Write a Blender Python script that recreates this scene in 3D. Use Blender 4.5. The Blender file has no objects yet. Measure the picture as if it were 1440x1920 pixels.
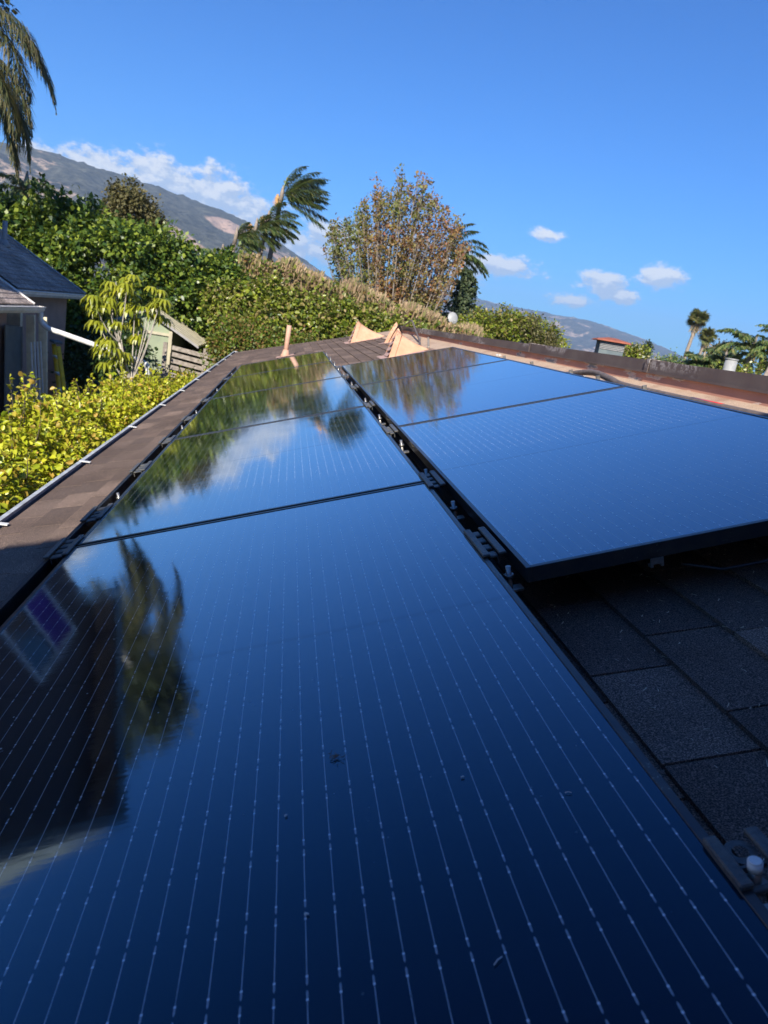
import bpy, math, random
import numpy as np
from mathutils import Vector, Matrix

C = bpy.context.scene.collection
S = bpy.context.scene
PI = math.pi
def R(d): return math.radians(d)
A = R(18.4)                       # pitch of the bungalow roof, rising towards +X; +Y runs along its eave

# ------------------------------------------------------------------ camera
CAM = Vector((0.5051866, -1.27249639, 0.72149713))
RW = ((0.9787679863266828, -0.12456919946347314, 0.16277513166033666),
      (0.1245185112835914, -0.26944412636365267, -0.9549319363786332),
      (0.16281391000073855, 0.9549253255166904, -0.24821211371952417))
cd = bpy.data.cameras.new('camera'); cam = bpy.data.objects.new('camera', cd); C.objects.link(cam)
m = Matrix(((RW[0][0], -RW[1][0], -RW[2][0]), (RW[0][1], -RW[1][1], -RW[2][1]), (RW[0][2], -RW[1][2], -RW[2][2])))
cam.matrix_world = Matrix.Translation(CAM) @ m.to_4x4()
cd.sensor_fit = 'HORIZONTAL'; cd.sensor_width = 36.0; cd.lens = 36.0*1338/1440
cd.clip_start = 0.02; cd.clip_end = 30000
cd.dof.use_dof = True; cd.dof.focus_distance = 1.5; cd.dof.aperture_fstop = 14
S.camera = cam

# ------------------------------------------------------------------ exposure, sky, sun
S.view_settings.view_transform = 'Standard'; S.view_settings.look = 'None'
S.view_settings.gamma = 1.0; S.view_settings.use_curve_mapping = False
S.view_settings.exposure = 0.9
SUN_EL, SUN_AZ = R(33), R(16)     # the sun stands behind the camera and a little to its left
sdir = Vector((-math.cos(SUN_EL)*math.sin(SUN_AZ), -math.cos(SUN_EL)*math.cos(SUN_AZ), math.sin(SUN_EL)))
sl = bpy.data.lights.new('sun', 'SUN'); sl.energy = 4.9; sl.angle = R(0.5); sl.color = (1.0, 0.93, 0.82)
so = bpy.data.objects.new('sun', sl); C.objects.link(so); so.rotation_euler = sdir.to_track_quat('Z', 'Y').to_euler()

class NT:
    """small helper to write node trees"""
    def __init__(s, tree): s.t = tree; s.n = tree.nodes; s.l = tree.links
    def add(s, kind, **kw):
        n = s.n.new(kind)
        for k, v in kw.items():
            if k.startswith('i_'): s.put(n, k[2:].replace('_', ' '), v)
            else: setattr(n, k, v)
        return n
    def put(s, n, key, v):
        sock = n.inputs[key] if not isinstance(key, str) or key in n.inputs else n.inputs[int(key)]
        if isinstance(v, bpy.types.NodeSocket): s.l.new(v, sock)
        else: sock.default_value = v
    def math(s, op, a, b=None, c=None, clamp=False):
        n = s.n.new('ShaderNodeMath'); n.operation = op; n.use_clamp = clamp
        for i, v in enumerate((a, b, c)):
            if v is not None: s.put(n, i, v)
        return n.outputs[0]
    def ramp(s, fac, stops):
        n = s.n.new('ShaderNodeValToRGB'); s.l.new(fac, n.inputs[0]); e = n.color_ramp.elements
        while len(e) < len(stops): e.new(0.5)
        for i, (p, c) in enumerate(stops): e[i].position = p; e[i].color = (*c, 1)
        return n.outputs[0]
    def mix(s, fac, a, b, mode='MIX'):
        n = s.n.new('ShaderNodeMix'); n.data_type = 'RGBA'; n.blend_type = mode
        s.put(n, 0, fac)
        for i, v in ((6, a), (7, b)):
            if isinstance(v, bpy.types.NodeSocket): s.l.new(v, n.inputs[i])
            else: n.inputs[i].default_value = (*v, 1)
        return n.outputs[2]
    def noise(s, vec, scale, detail=4, rough=0.5, out=0):
        n = s.n.new('ShaderNodeTexNoise'); n.inputs['Scale'].default_value = scale
        n.inputs['Detail'].default_value = detail; n.inputs['Roughness'].default_value = rough
        if vec is not None: s.l.new(vec, n.inputs['Vector'])
        return n.outputs[out]
    def step(s, v, lo, hi):
        n = s.n.new('ShaderNodeMapRange'); n.interpolation_type = 'SMOOTHSTEP'
        s.put(n, 0, v); n.inputs[1].default_value = lo; n.inputs[2].default_value = hi
        return n.outputs[0]

w = bpy.data.worlds.new('World'); S.world = w; w.use_nodes = True
t = NT(w.node_tree); t.n.clear()
sky = t.add('ShaderNodeTexSky', sky_type='NISHITA', sun_disc=False, sun_elevation=SUN_EL, sun_rotation=PI+SUN_AZ,
            altitude=0, air_density=1.0, dust_density=0.35, ozone_density=3.2)
hs = t.add('ShaderNodeHueSaturation'); tint = t.mix(1.0, sky.outputs[0], (0.094, 0.360, 0.68), 'MULTIPLY'); t.l.new(tint, hs.inputs['Color'])
geo = t.add('ShaderNodeTexCoord')
# (clear, dry air: the blue deepens towards the zenith)
sep = t.add('ShaderNodeSeparateXYZ'); t.l.new(geo.outputs['Generated'], sep.inputs[0])
az = t.math('MULTIPLY', t.math('ARCTAN2', sep.outputs[0], sep.outputs[1]), 180/PI)
el = t.math('MULTIPLY', t.math('ARCSINE', sep.outputs[2]), 180/PI)
dp = t.add('ShaderNodeMapRange'); t.l.new(el, dp.inputs[0]); dp.inputs[1].default_value = 6; dp.inputs[2].default_value = 60; dp.inputs[3].default_value = 0.0; dp.inputs[4].default_value = 1.0
deep = t.mix(1.0, hs.outputs[0], t.mix(dp.outputs[0], (1,1,1), (0.34,0.58,0.78)), 'MULTIPLY')
cmb = t.add('ShaderNodeCombineXYZ'); t.l.new(az, cmb.inputs[0]); t.l.new(t.math('MULTIPLY', el, 1.5), cmb.inputs[1])
CL = [(-14.5,7.0,4.4,1.6),(-10.2,7.2,4.6,2.2),(-6.4,6.9,3.5,2.4),(-3.8,5.7,3.2,2.4),(-17,7.0,4,1.0),(-0.6,4.6,2.6,1.7),
      (2.0,5.9,2.5,1.35),(4.4,6.0,2.2,.9),(1.4,4.6,1.9,1.1),(13.0,5.5,3.0,1.3),(15.4,5.8,3.6,0.95),(18.2,8.35,1.7,.55),(12.2,3.6,1.6,.8),
      (22.9,5.7,2.4,1.0),(24.2,5.0,1.6,.75),(26.6,6.5,2.2,1.15),(20.9,4.15,2.0,.65),(-30,9,6,2),(-45,12,8,3),(8.4,6.2,2.2,1.0),(40,7,5,1.2),(-26,7.5,6,1.6)]
def cloud_field(daz, dele, detail):
    best = None
    for a, e, ra, re_ in CL:
        x = t.math('MULTIPLY', t.math('ADD', az, daz-a), 1/ra); y = t.math('MULTIPLY', t.math('ADD', el, dele-e), 1/re_)
        d = t.math('SUBTRACT', 1.0, t.math('SQRT', t.math('ADD', t.math('MULTIPLY', x, x), t.math('MULTIPLY', y, y))))
        best = d if best is None else t.math('MAXIMUM', best, d)
    mp = t.add('ShaderNodeVectorMath', operation='ADD'); t.l.new(cmb.outputs[0], mp.inputs[0]); mp.inputs[1].default_value = (daz, dele*1.5, 0)
    n1 = t.noise(mp.outputs[0], 0.62, detail, 0.68)
    return t.math('ADD', best, t.math('MULTIPLY', t.math('SUBTRACT', n1, 0.5), 2.3))
f0 = cloud_field(0, 0, 7); f1 = cloud_field(-0.25, 0.45, 3)
mask = t.step(f0, 0.0, 0.55)
mask = t.math('MULTIPLY', mask, 0.93)
lit = t.step(t.math('SUBTRACT', f0, f1), -0.12, 0.42)
ccol = t.mix(lit, (0.55, 0.64, 0.80), (1.0, 0.99, 0.97))
bg1 = t.add('ShaderNodeBackground'); t.l.new(deep, bg1.inputs[0]); bg1.inputs[1].default_value = 0.133
bg2 = t.add('ShaderNodeBackground'); t.l.new(ccol, bg2.inputs[0]); bg2.inputs[1].default_value = 0.58
mx = t.add('ShaderNodeMixShader'); t.l.new(mask, mx.inputs[0]); t.l.new(bg1.outputs[0], mx.inputs[1]); t.l.new(bg2.outputs[0], mx.inputs[2])
wo = t.add('ShaderNodeOutputWorld'); t.l.new(mx.outputs[0], wo.inputs[0])

# ------------------------------------------------------------------ helpers
def tag(o, label=None, cat=None, group=None, kind=None):
    if label: o['label'] = label
    if cat: o['category'] = cat
    if group: o['group'] = group
    if kind: o['kind'] = kind
    return o
def empty(name, loc=(0,0,0), rot=(0,0,0)):
    o = bpy.data.objects.new(name, None); o.empty_display_size = 0.1; C.objects.link(o); o.location = loc; o.rotation_euler = rot; return o
def bearing(az_, el_, Y):
    """a point on the compass bearing az_ (degrees from +Y) and elevation el_ seen from the roof, on the plane of depth Y"""
    h = (Y-CAM.y)/math.cos(R(az_))
    return Vector((CAM.x+h*math.sin(R(az_)), Y, CAM.z+h*math.tan(R(el_))))
def P(u, v, n=0.0):
    """roof frame (up the slope, along the eave, off the surface) to world"""
    return Vector((u*math.cos(A)-n*math.sin(A), v, u*math.sin(A)+n*math.cos(A)))
ROOFROT = (0, -A, 0)

class MB:
    """mesh builder: boxes, tubes, faces -> one object"""
    def __init__(s): s.v = []; s.f = []; s.sm = []
    def quad(s, *p, smooth=False):
        b = len(s.v); s.v += [tuple(q) for q in p]; s.f.append(tuple(range(b, b+len(p)))); s.sm.append(smooth)
    def box(s, x0, x1, y0, y1, z0, z1, M=None, bev=0.0):
        if bev > 0:
            b = min(bev, (x1-x0)*.45, (y1-y0)*.45, (z1-z0)*.45)
            pts = []; idx = {}
            for sx in (0, 1):
                for sy in (0, 1):
                    for sz in (0, 1):
                        X = (x0, x1)[sx]; Y = (y0, y1)[sy]; Z = (z0, z1)[sz]
                        dx = b if sx == 0 else -b; dy = b if sy == 0 else -b; dz = b if sz == 0 else -b
                        for k, p in enumerate(((X, Y+dy, Z+dz), (X+dx, Y, Z+dz), (X+dx, Y+dy, Z))):
                            idx[(sx, sy, sz, k)] = len(pts); pts.append(p)
            F = []
            for sgn in (0, 1):
                def o(l): return l if sgn else l[::-1]
                F.append(o([idx[(sgn, a, c, 0)] for a, c in ((0,0),(1,0),(1,1),(0,1))]))
                F.append(o([idx[(a, sgn, c, 1)] for a, c in ((0,0),(0,1),(1,1),(1,0))]))
                F.append(o([idx[(a, c, sgn, 2)] for a, c in ((0,0),(1,0),(1,1),(0,1))]))
            for a in (0, 1):
                for c in (0, 1):
                    F.append([idx[(a,c,0,0)], idx[(a,c,1,0)], idx[(a,c,1,1)], idx[(a,c,0,1)]])
                    F.append([idx[(a,0,c,0)], idx[(a,1,c,0)], idx[(a,1,c,2)], idx[(a,0,c,2)]])
                    F.append([idx[(0,a,c,1)], idx[(1,a,c,1)], idx[(1,a,c,2)], idx[(0,a,c,2)]])
                    for e in (0, 1): F.append([idx[(a,c,e,0)], idx[(a,c,e,1)], idx[(a,c,e,2)]])
        else:
            pts = [(x0,y0,z0),(x1,y0,z0),(x1,y1,z0),(x0,y1,z0),(x0,y0,z1),(x1,y0,z1),(x1,y1,z1),(x0,y1,z1)]
            F = [(3,2,1,0),(4,5,6,7),(0,1,5,4),(1,2,6,5),(2,3,7,6),(3,0,4,7)]
        if M is not None: pts = [tuple(M @ Vector(p)) for p in pts]
        b = len(s.v); s.v += pts
        for f in F: s.f.append(tuple(b+i for i in f)); s.sm.append(False)
        return s
    def tube(s, path, rad, n=8, caps=True):
        path = [Vector(p) for p in path]
        if not hasattr(rad, '__len__'): rad = [rad]*len(path)
        b = len(s.v); prev = None
        for i, p in enumerate(path):
            d = (path[min(i+1, len(path)-1)]-path[max(i-1, 0)]).normalized()
            if prev is None: a = d.orthogonal().normalized()
            else: a = (prev-d*prev.dot(d)).normalized()
            prev = a; c = d.cross(a)
            for k in range(n):
                th = 2*PI*k/n; s.v.append(tuple(p+(a*math.cos(th)+c*math.sin(th))*rad[i]))
        for i in range(len(path)-1):
            for k in range(n):
                s.f.append((b+i*n+k, b+i*n+(k+1)%n, b+(i+1)*n+(k+1)%n, b+(i+1)*n+k)); s.sm.append(True)
        if caps:
            s.f.append(tuple(b+k for k in range(n))[::-1]); s.sm.append(False)
            e = b+(len(path)-1)*n; s.f.append(tuple(e+k for k in range(n))); s.sm.append(False)
        return s
    def build(s, name, mat, parent=None):
        me = bpy.data.meshes.new(name); me.from_pydata([tuple(q) for q in s.v], [], s.f)
        me.polygons.foreach_set('use_smooth', s.sm); me.materials.append(mat); me.validate(); me.update()
        o = bpy.data.objects.new(name, me); C.objects.link(o)
        if parent is not None: o.parent = parent
        return o
def np_mesh(name, V, F, mat, parent=None, smooth=False):
    """V (n,3), F (m,k) with equal sized faces"""
    me = bpy.data.meshes.new(name); V = np.asarray(V, np.float32); F = np.asarray(F, np.int32); k = F.shape[1]
    me.vertices.add(len(V)); me.vertices.foreach_set('co', V.ravel())
    me.loops.add(F.size); me.loops.foreach_set('vertex_index', F.ravel())
    me.polygons.add(len(F)); me.polygons.foreach_set('loop_start', np.arange(0, F.size, k, dtype=np.int32))
    me.polygons.foreach_set('loop_total', np.full(len(F), k, np.int32))
    if smooth: me.polygons.foreach_set('use_smooth', np.ones(len(F), bool))
    me.update(calc_edges=True); me.materials.append(mat)
    o = bpy.data.objects.new(name, me); C.objects.link(o)
    if parent is not None: o.parent = parent
    return o
def copy_tree(o, parent=None):
    c = o.copy(); C.objects.link(c)
    if parent is not None: c.parent = parent
    for ch in list(o.children): copy_tree(ch, c)
    return c

# ------------------------------------------------------------------ materials
MATS = {}
def new_mat(name):
    mt = bpy.data.materials.new(name); mt.use_nodes = True; tt = NT(mt.node_tree)
    b = mt.node_tree.nodes['Principled BSDF']; MATS[name] = mt
    return mt, tt, b
def simple(name, c1, c2=None, rough=0.7, scale=8, bump=0.0, bscale=40, metal=0.0, lo=0.35, hi=0.65, spec=0.5, detail=5):
    mt, tt, b = new_mat(name); tc = tt.add('ShaderNodeTexCoord')
    c2 = c2 or tuple(x*0.8 for x in c1)
    n = tt.noise(tc.outputs['Object'], scale, detail, 0.6)
    col = tt.ramp(n, [(lo, c1), (hi, c2)]); tt.l.new(col, b.inputs['Base Color'])
    b.inputs['Roughness'].default_value = rough; b.inputs['Metallic'].default_value = metal
    b.inputs['Specular IOR Level'].default_value = spec
    if bump:
        bp = tt.add('ShaderNodeBump'); bp.inputs['Strength'].default_value = bump; bp.inputs['Distance'].default_value = 0.01
        tt.l.new(tt.noise(tc.outputs['Object'], bscale, 4, 0.6), bp.inputs['Height']); tt.l.new(bp.outputs[0], b.inputs['Normal'])
    return mt
def leafmat(name, cols, rough=0.42, trans=0.35, patch=None, pscale=0.8, spec=0.5):
    """leaf colours vary leaf by leaf, optionally by soft patches of another leaf colour"""
    mt, tt, b = new_mat(name); g = tt.add('ShaderNodeNewGeometry')
    r = g.outputs['Random Per Island']
    col = tt.ramp(r, [(i/(len(cols)-1), c) for i, c in enumerate(cols)])
    if patch:
        tc = tt.add('ShaderNodeTexCoord'); nn = tt.step(tt.noise(tc.outputs['Object'], pscale, 3, 0.5), 0.48, 0.62)
        col = tt.mix(nn, col, patch)
    tt.l.new(col, b.inputs['Base Color']); b.inputs['Roughness'].default_value = rough
    b.inputs['Specular IOR Level'].default_value = spec
    tr = tt.add('ShaderNodeBsdfTranslucent'); tt.l.new(col, tr.inputs[0])
    ms = tt.add('ShaderNodeMixShader'); ms.inputs[0].default_value = trans
    out = mt.node_tree.nodes['Material Output']
    tt.l.new(b.outputs[0], ms.inputs[1]); tt.l.new(tr.outputs[0], ms.inputs[2]); tt.l.new(ms.outputs[0], out.inputs[0])
    return mt

def shingle_mat(name, cols, grit=900, speck=0.25, gap=None):
    mt, tt, b = new_mat(name); tc = tt.add('ShaderNodeTexCoord'); g = tt.add('ShaderNodeNewGeometry')
    base = tt.ramp(g.outputs['Random Per Island'], [(i/(len(cols)-1), c) for i, c in enumerate(cols)])
    big = tt.noise(tc.outputs['Object'], 1.6, 5, 0.6)
    base = tt.mix(tt.step(big, 0.35, 0.7), base, tuple(x*0.62 for x in cols[0]))
    gr = tt.noise(tc.outputs['Object'], grit, 2, 0.7)
    base = tt.mix(0.75, base, tt.ramp(gr, [(0.36, (0.10,0.10,0.10)), (0.5, (0.75,0.75,0.75)), (0.66, (3.0,2.7,2.4))]), 'MULTIPLY')
    vo = tt.add('ShaderNodeTexVoronoi'); vo.inputs['Scale'].default_value = 120; tt.l.new(tc.outputs['Object'], vo.inputs['Vector'])
    sp = tt.math('MULTIPLY', tt.math('LESS_THAN', vo.outputs['Distance'], 0.16), tt.math('GREATER_THAN', tt.noise(vo.outputs['Position'], 63, 0), 0.62))
    base = tt.mix(tt.math('MULTIPLY', sp, speck), base, (0.42, 0.38, 0.34))
    tt.l.new(base, b.inputs['Base Color']); b.inputs['Roughness'].default_value = 0.92; b.inputs['Specular IOR Level'].default_value = 0.25
    bp = tt.add('ShaderNodeBump'); bp.inputs['Strength'].default_value = 0.7; bp.inputs['Distance'].default_value = 0.0018
    tt.l.new(gr, bp.inputs['Height']); tt.l.new(bp.outputs[0], b.inputs['Normal'])
    return mt

M_shingle = shingle_mat('brown_granule_shingle', [(0.175,0.128,0.104),(0.115,0.088,0.076),(0.24,0.178,0.142),(0.145,0.108,0.090)], 420)
M_nshingle = shingle_mat('grey_shingle', [(0.34,0.28,0.25),(0.47,0.40,0.36),(0.39,0.32,0.29)], 60, 0.0)
M_black = simple('black_anodised_frame', (0.014,0.015,0.017), (0.05,0.05,0.048), 0.38, 22, 0.15, 200, spec=1.0, lo=0.45, hi=0.75)
def black_metal(name, rough, fleck):
    mt, tt, b = new_mat(name); tc = tt.add('ShaderNodeTexCoord'); o = tc.outputs['Object']
    c = tt.ramp(tt.noise(o, 20, 5, 0.6), [(0.42, (0.075,0.080,0.088)), (0.75, (0.12,0.115,0.105))])
    f = tt.math('MULTIPLY', tt.step(tt.noise(o, 7, 3, 0.6), 0.5, 0.62), tt.step(tt.noise(o, 170, 3, 0.7), 0.60, 0.66))
    c = tt.mix(tt.math('MULTIPLY', f, fleck), c, (0.34,0.33,0.28)); tt.l.new(c, b.inputs['Base Color'])
    b.inputs['Roughness'].default_value = rough; b.inputs['Specular IOR Level'].default_value = 0.9
    b.inputs['Metallic'].default_value = 0.75
    return mt
M_black = black_metal('black_frame_with_dirt', 0.3, 0.8)
M_skirt = simple('black_powder_coat', (0.012,0.014,0.016), (0.04,0.038,0.034), 0.45, 18, 0.2, 160, lo=0.45, hi=0.75)
M_clamp = simple('dusty_black_clamp', (0.055,0.058,0.062), (0.12,0.115,0.10), 0.38, 60, 0.2, 200)
M_steel = simple('stainless_steel', (0.42,0.41,0.39), (0.25,0.24,0.22), 0.35, 60, 0.1, 300, metal=0.8)
M_gutter = simple('weathered_white_gutter', (0.55,0.58,0.60), (0.32,0.34,0.34), 0.5, 14, 0.1, 40)
M_gutin = simple('dark_gutter_inside', (0.16,0.17,0.18), (0.05,0.05,0.05), 0.8, 10, 0.2, 40)
M_white = simple('white_paint', (0.78,0.78,0.75), (0.6,0.6,0.58), 0.5, 12)
M_ngutter = simple('pale_grey_gutter', (0.80,0.76,0.72), (0.62,0.60,0.57), 0.45, 8)
M_taupe = simple('taupe_stucco', (0.44,0.30,0.25), (0.37,0.255,0.215), 0.9, 3, 0.3, 60)
M_gable = simple('dark_brown_siding', (0.11,0.085,0.08), (0.09,0.07,0.065), 0.9, 3)
M_vent = simple('salmon_painted_metal', (0.72,0.40,0.25), (0.60,0.30,0.18), 0.6, 9, 0.08, 40)
M_louv = simple('faded_pink_metal', (0.55,0.36,0.30), (0.42,0.27,0.22), 0.7, 9)
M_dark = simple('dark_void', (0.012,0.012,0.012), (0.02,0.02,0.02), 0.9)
M_pipe = simple('salmon_vent_pipe', (0.60,0.36,0.25), (0.45,0.26,0.18), 0.7, 20, 0.1, 60)
M_cap = simple('brown_metal_coping', (0.095,0.068,0.064), (0.135,0.105,0.095), 0.6, 5, 0.12, 30)
M_conduit = simple('weathered_conduit', (0.20,0.15,0.12), (0.11,0.09,0.08), 0.6, 30, 0.1, 60)
M_red = simple('red_tape', (0.62,0.03,0.03), (0.5,0.03,0.03), 0.4)
M_rubber = simple('black_cable', (0.012,0.012,0.014), (0.03,0.03,0.03), 0.45, 50)
M_yellow = simple('yellow_fibreglass', (0.95,0.62,0.03), (0.7,0.45,0.03), 0.5, 10)
M_board = simple('raw_timber', (0.85,0.74,0.52), (0.66,0.56,0.38), 0.8, 6, 0.2, 40)
M_sheet = simple('grey_green_sheet', (0.10,0.13,0.14), (0.15,0.18,0.18), 0.7, 3)
M_shed = simple('pale_green_paint', (0.30,0.34,0.22), (0.24,0.28,0.19), 0.75, 2.5, 0.15, 25)
M_shedroof = simple('cream_corrugated', (0.52,0.47,0.32), (0.40,0.36,0.26), 0.6, 5, 0.1, 25)
M_oldwood = simple('weathered_grey_wood', (0.38,0.33,0.28), (0.20,0.17,0.14), 0.9, 10, 0.3, 40)
M_bark = simple('pale_bark', (0.34,0.28,0.22), (0.20,0.16,0.13), 0.9, 12, 0.4, 40)
M_pale = simple('whitish_stem', (0.52,0.47,0.40), (0.36,0.32,0.27), 0.8, 20)
M_palmbark = simple('grey_palm_bark', (0.33,0.27,0.21), (0.20,0.16,0.125), 0.9, 8, 0.4, 20)
M_dkbark = simple('dark_bark', (0.10,0.075,0.055), (0.06,0.045,0.035), 0.9, 12, 0.4, 40)
M_brownpole = simple('rusty_brown_pole', (0.13,0.07,0.055), (0.09,0.05,0.04), 0.7, 12)
M_soil = simple('dry_soil', (0.12,0.09,0.06), (0.07,0.08,0.035), 0.95, 0.6, 0.3, 8)
M_terra = simple('terracotta_tile', (0.34,0.10,0.055), (0.24,0.075,0.045), 0.8, 6)
M_fleck = simple('white_sealant', (0.75,0.74,0.70), (0.6,0.58,0.54), 0.8, 40)
M_purple = simple('purple_curtain', (0.10,0.03,0.28), (0.06,0.02,0.18), 0.8, 3)
M_glassdk = simple('dark_window_glass', (0.01,0.012,0.02), (0.012,0.014,0.03), 0.06, 3)
M_trim = simple('pale_window_trim', (0.55,0.58,0.58), (0.45,0.48,0.5), 0.6, 8)
M_dish = simple('off_white_dish', (0.34,0.34,0.33), (0.28,0.28,0.27), 0.5, 8)
M_debris = simple('dry_plant_debris', (0.25,0.17,0.10), (0.14,0.10,0.06), 0.9, 80)
M_siding = simple('pale_grey_siding', (0.36,0.34,0.33), (0.28,0.27,0.27), 0.8, 9)

# rolled roofing strip: sun-bleached beige with stains
mt, tt, b = new_mat('bleached_rolled_roofing'); M_strip = mt; tc = tt.add('ShaderNodeTexCoord')
n1 = tt.noise(tc.outputs['Object'], 3.5, 7, 0.65); n2 = tt.noise(tc.outputs['Object'], 260, 2, 0.6)
c = tt.ramp(n1, [(0.3, (0.46,0.30,0.19)), (0.5, (0.52,0.38,0.27)), (0.66, (0.36,0.22,0.15))])
c = tt.mix(0.5, c, tt.ramp(n2, [(0.35, (0.5,0.5,0.5)), (0.65, (1.4,1.4,1.4))]), 'MULTIPLY')
tt.l.new(c, b.inputs['Base Color']); b.inputs['Roughness'].default_value = 0.9
# parapet stucco: terracotta paint peeling to grey-blue patches and pale chips
mt, tt, b = new_mat('peeling_terracotta_stucco'); M_stucco = mt; tc = tt.add('ShaderNodeTexCoord')
mp = tt.add('ShaderNodeMapping'); mp.inputs['Scale'].default_value = (1.0, 0.45, 2.2); tt.l.new(tc.outputs['Object'], mp.inputs[0])
n1 = tt.noise(mp.outputs[0], 4.2, 7, 0.66); n3 = tt.noise(tc.outputs['Object'], 6, 4, 0.6)
c = tt.ramp(n3, [(0.35, (0.62,0.30,0.20)), (0.65, (0.50,0.25,0.18))])
c = tt.mix(tt.step(n1, 0.575, 0.59), c, (0.66,0.50,0.40))
c = tt.mix(tt.step(n1, 0.615, 0.635), c, (0.24,0.24,0.235))
tt.l.new(c, b.inputs['Base Color']); b.inputs['Roughness'].default_value = 0.9
bp = tt.add('ShaderNodeBump'); bp.inputs['Strength'].default_value = 0.5; bp.inputs['Distance'].default_value = 0.004
tt.l.new(tt.step(n1, 0.57, 0.62), bp.inputs['Height']); tt.l.new(bp.outputs[0], b.inputs['Normal'])
# coping: scuffed pale patches along seams
tt = NT(M_cap.node_tree); b = M_cap.node_tree.nodes['Principled BSDF']; tc = tt.add('ShaderNodeTexCoord')
old = b.inputs['Base Color'].links[0].from_socket
mp = tt.add('ShaderNodeMapping'); mp.inputs['Scale'].default_value = (3, 0.8, 3); tt.l.new(tc.outputs['Object'], mp.inputs[0])
sc = tt.math('MULTIPLY', tt.step(tt.noise(mp.outputs[0], 1.3, 2, 0.5), 0.53, 0.62), tt.step(tt.noise(tc.outputs['Object'], 38, 3, 0.7), 0.47, 0.56))
tt.l.new(tt.mix(tt.math('MULTIPLY', sc, 0.75), old, (0.42,0.38,0.36)), b.inputs['Base Color'])

# solar glass: near-black cells with silver ribbons, joints and a thin rippled film
mt, tt, b = new_mat('solar_cell_glass'); M_cell = mt; tc = tt.add('ShaderNodeTexCoord')
sp = tt.add('ShaderNodeSeparateXYZ'); tt.l.new(tc.outputs['Object'], sp.inputs[0]); u, v = sp.outputs[0], sp.outputs[1]
def frac_c(x, off, pitch):   # signed distance in metres to the nearest multiple
    q = tt.math('ADD', tt.math('DIVIDE', tt.math('SUBTRACT', x, off), pitch), 0.5)
    return tt.math('ABSOLUTE', tt.math('MULTIPLY', tt.math('SUBTRACT', tt.math('FRACT', q), 0.5), pitch))
du = frac_c(u, 0.0158, 0.0274)
vv = tt.math('SUBTRACT', v, 0.0375)
dv = frac_c(vv, 0.0, 0.0799)
line = tt.math('MULTIPLY', tt.math('LESS_THAN', du, 0.00048), tt.math('GREATER_THAN', dv, 0.0035))
# joint: two small open loops either side of each cell edge
lu = tt.math('MULTIPLY', tt.math('SUBTRACT', du, 0.0), 1/0.0011)
lv = tt.math('MULTIPLY', tt.math('SUBTRACT', dv, 0.0062), 1/0.0042)
rr = tt.math('SQRT', tt.math('ADD', tt.math('MULTIPLY', lu, lu), tt.math('MULTIPLY', lv, lv)))
loop = tt.math('MULTIPLY', tt.math('LESS_THAN', rr, 1.0), tt.math('GREATER_THAN', rr, 0.55))
dot = tt.math('MULTIPLY', tt.math('LESS_THAN', du, 0.0011), tt.math('LESS_THAN', tt.math('ABSOLUTE', tt.math('SUBTRACT', dv, 0.0105)), 0.0011))
edge = tt.math('MAXIMUM', tt.math('LESS_THAN', dv, 0.0006), tt.math('LESS_THAN', frac_c(u, 0.0021, 0.1644), 0.0005))
mid = tt.math('LESS_THAN', tt.math('ABSOLUTE', tt.math('SUBTRACT', v, 0.85)), 0.006)
cellid = tt.add('ShaderNodeCombineXYZ'); tt.l.new(tt.math('FLOOR', tt.math('DIVIDE', tt.math('SUBTRACT', u, 0.0021), 0.1644)), cellid.inputs[0]); tt.l.new(tt.math('FLOOR', tt.math('DIVIDE', vv, 0.0799)), cellid.inputs[1])
oi = tt.add('ShaderNodeObjectInfo'); tt.l.new(oi.outputs['Random'], cellid.inputs[2])
wn = tt.add('ShaderNodeTexWhiteNoise'); tt.l.new(cellid.outputs[0], wn.inputs[0])
base = tt.ramp(wn.outputs[0], [(0, (0.0006,0.002,0.008)), (0.5, (0.0008,0.0026,0.010)), (1, (0.0012,0.0032,0.011))])
base = tt.mix(tt.math('MULTIPLY', tt.math('MAXIMUM', edge, mid), 0.75), base, (0.001,0.002,0.006))
rn = tt.noise(tc.outputs['Object'], 30, 3, 0.6)
base = tt.mix(tt.math('MULTIPLY', line, tt.step(rn, 0.05, 0.5)), base, (0.36,0.38,0.40))
base = tt.mix(tt.math('MULTIPLY', loop, 0.8), base, (0.30,0.32,0.34))
base = tt.mix(dot, base, (0.75,0.76,0.76))
vo = tt.add('ShaderNodeTexVoronoi'); vo.inputs['Scale'].default_value = 42; tt.l.new(tc.outputs['Object'], vo.inputs['Vector'])
spk = tt.math('MULTIPLY', tt.math('LESS_THAN', vo.outputs['Distance'], 0.055), tt.math('GREATER_THAN', tt.noise(vo.outputs['Position'], 41, 0), 0.55))
base = tt.mix(spk, base, (0.07,0.07,0.065))
dn = tt.noise(tc.outputs['Object'], 2.1, 4, 0.6)
base = tt.mix(tt.math('MULTIPLY', tt.step(dn, 0.4, 0.75), 0.003), base, (0.4,0.42,0.45))
grime = tt.math('MULTIPLY', tt.math('MAXIMUM', tt.math('SUBTRACT', 1.0, tt.step(u, 0.008, 0.045)), tt.math('SUBTRACT', 1.0, tt.step(v, 0.006, 0.03))), tt.step(tt.noise(tc.outputs['Object'], 28, 5, 0.7), 0.35, 0.7))
base = tt.mix(tt.math('MULTIPLY', grime, 0.35), base, (0.16,0.14,0.12))
tt.l.new(base, b.inputs['Base Color']); b.inputs['Specular IOR Level'].default_value = 0.0; b.inputs['Roughness'].default_value = 1.0
tt.l.new(tt.math('ADD', 0.035, tt.math('MULTIPLY', spk, 0.5)), b.inputs['Roughness'])
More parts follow.
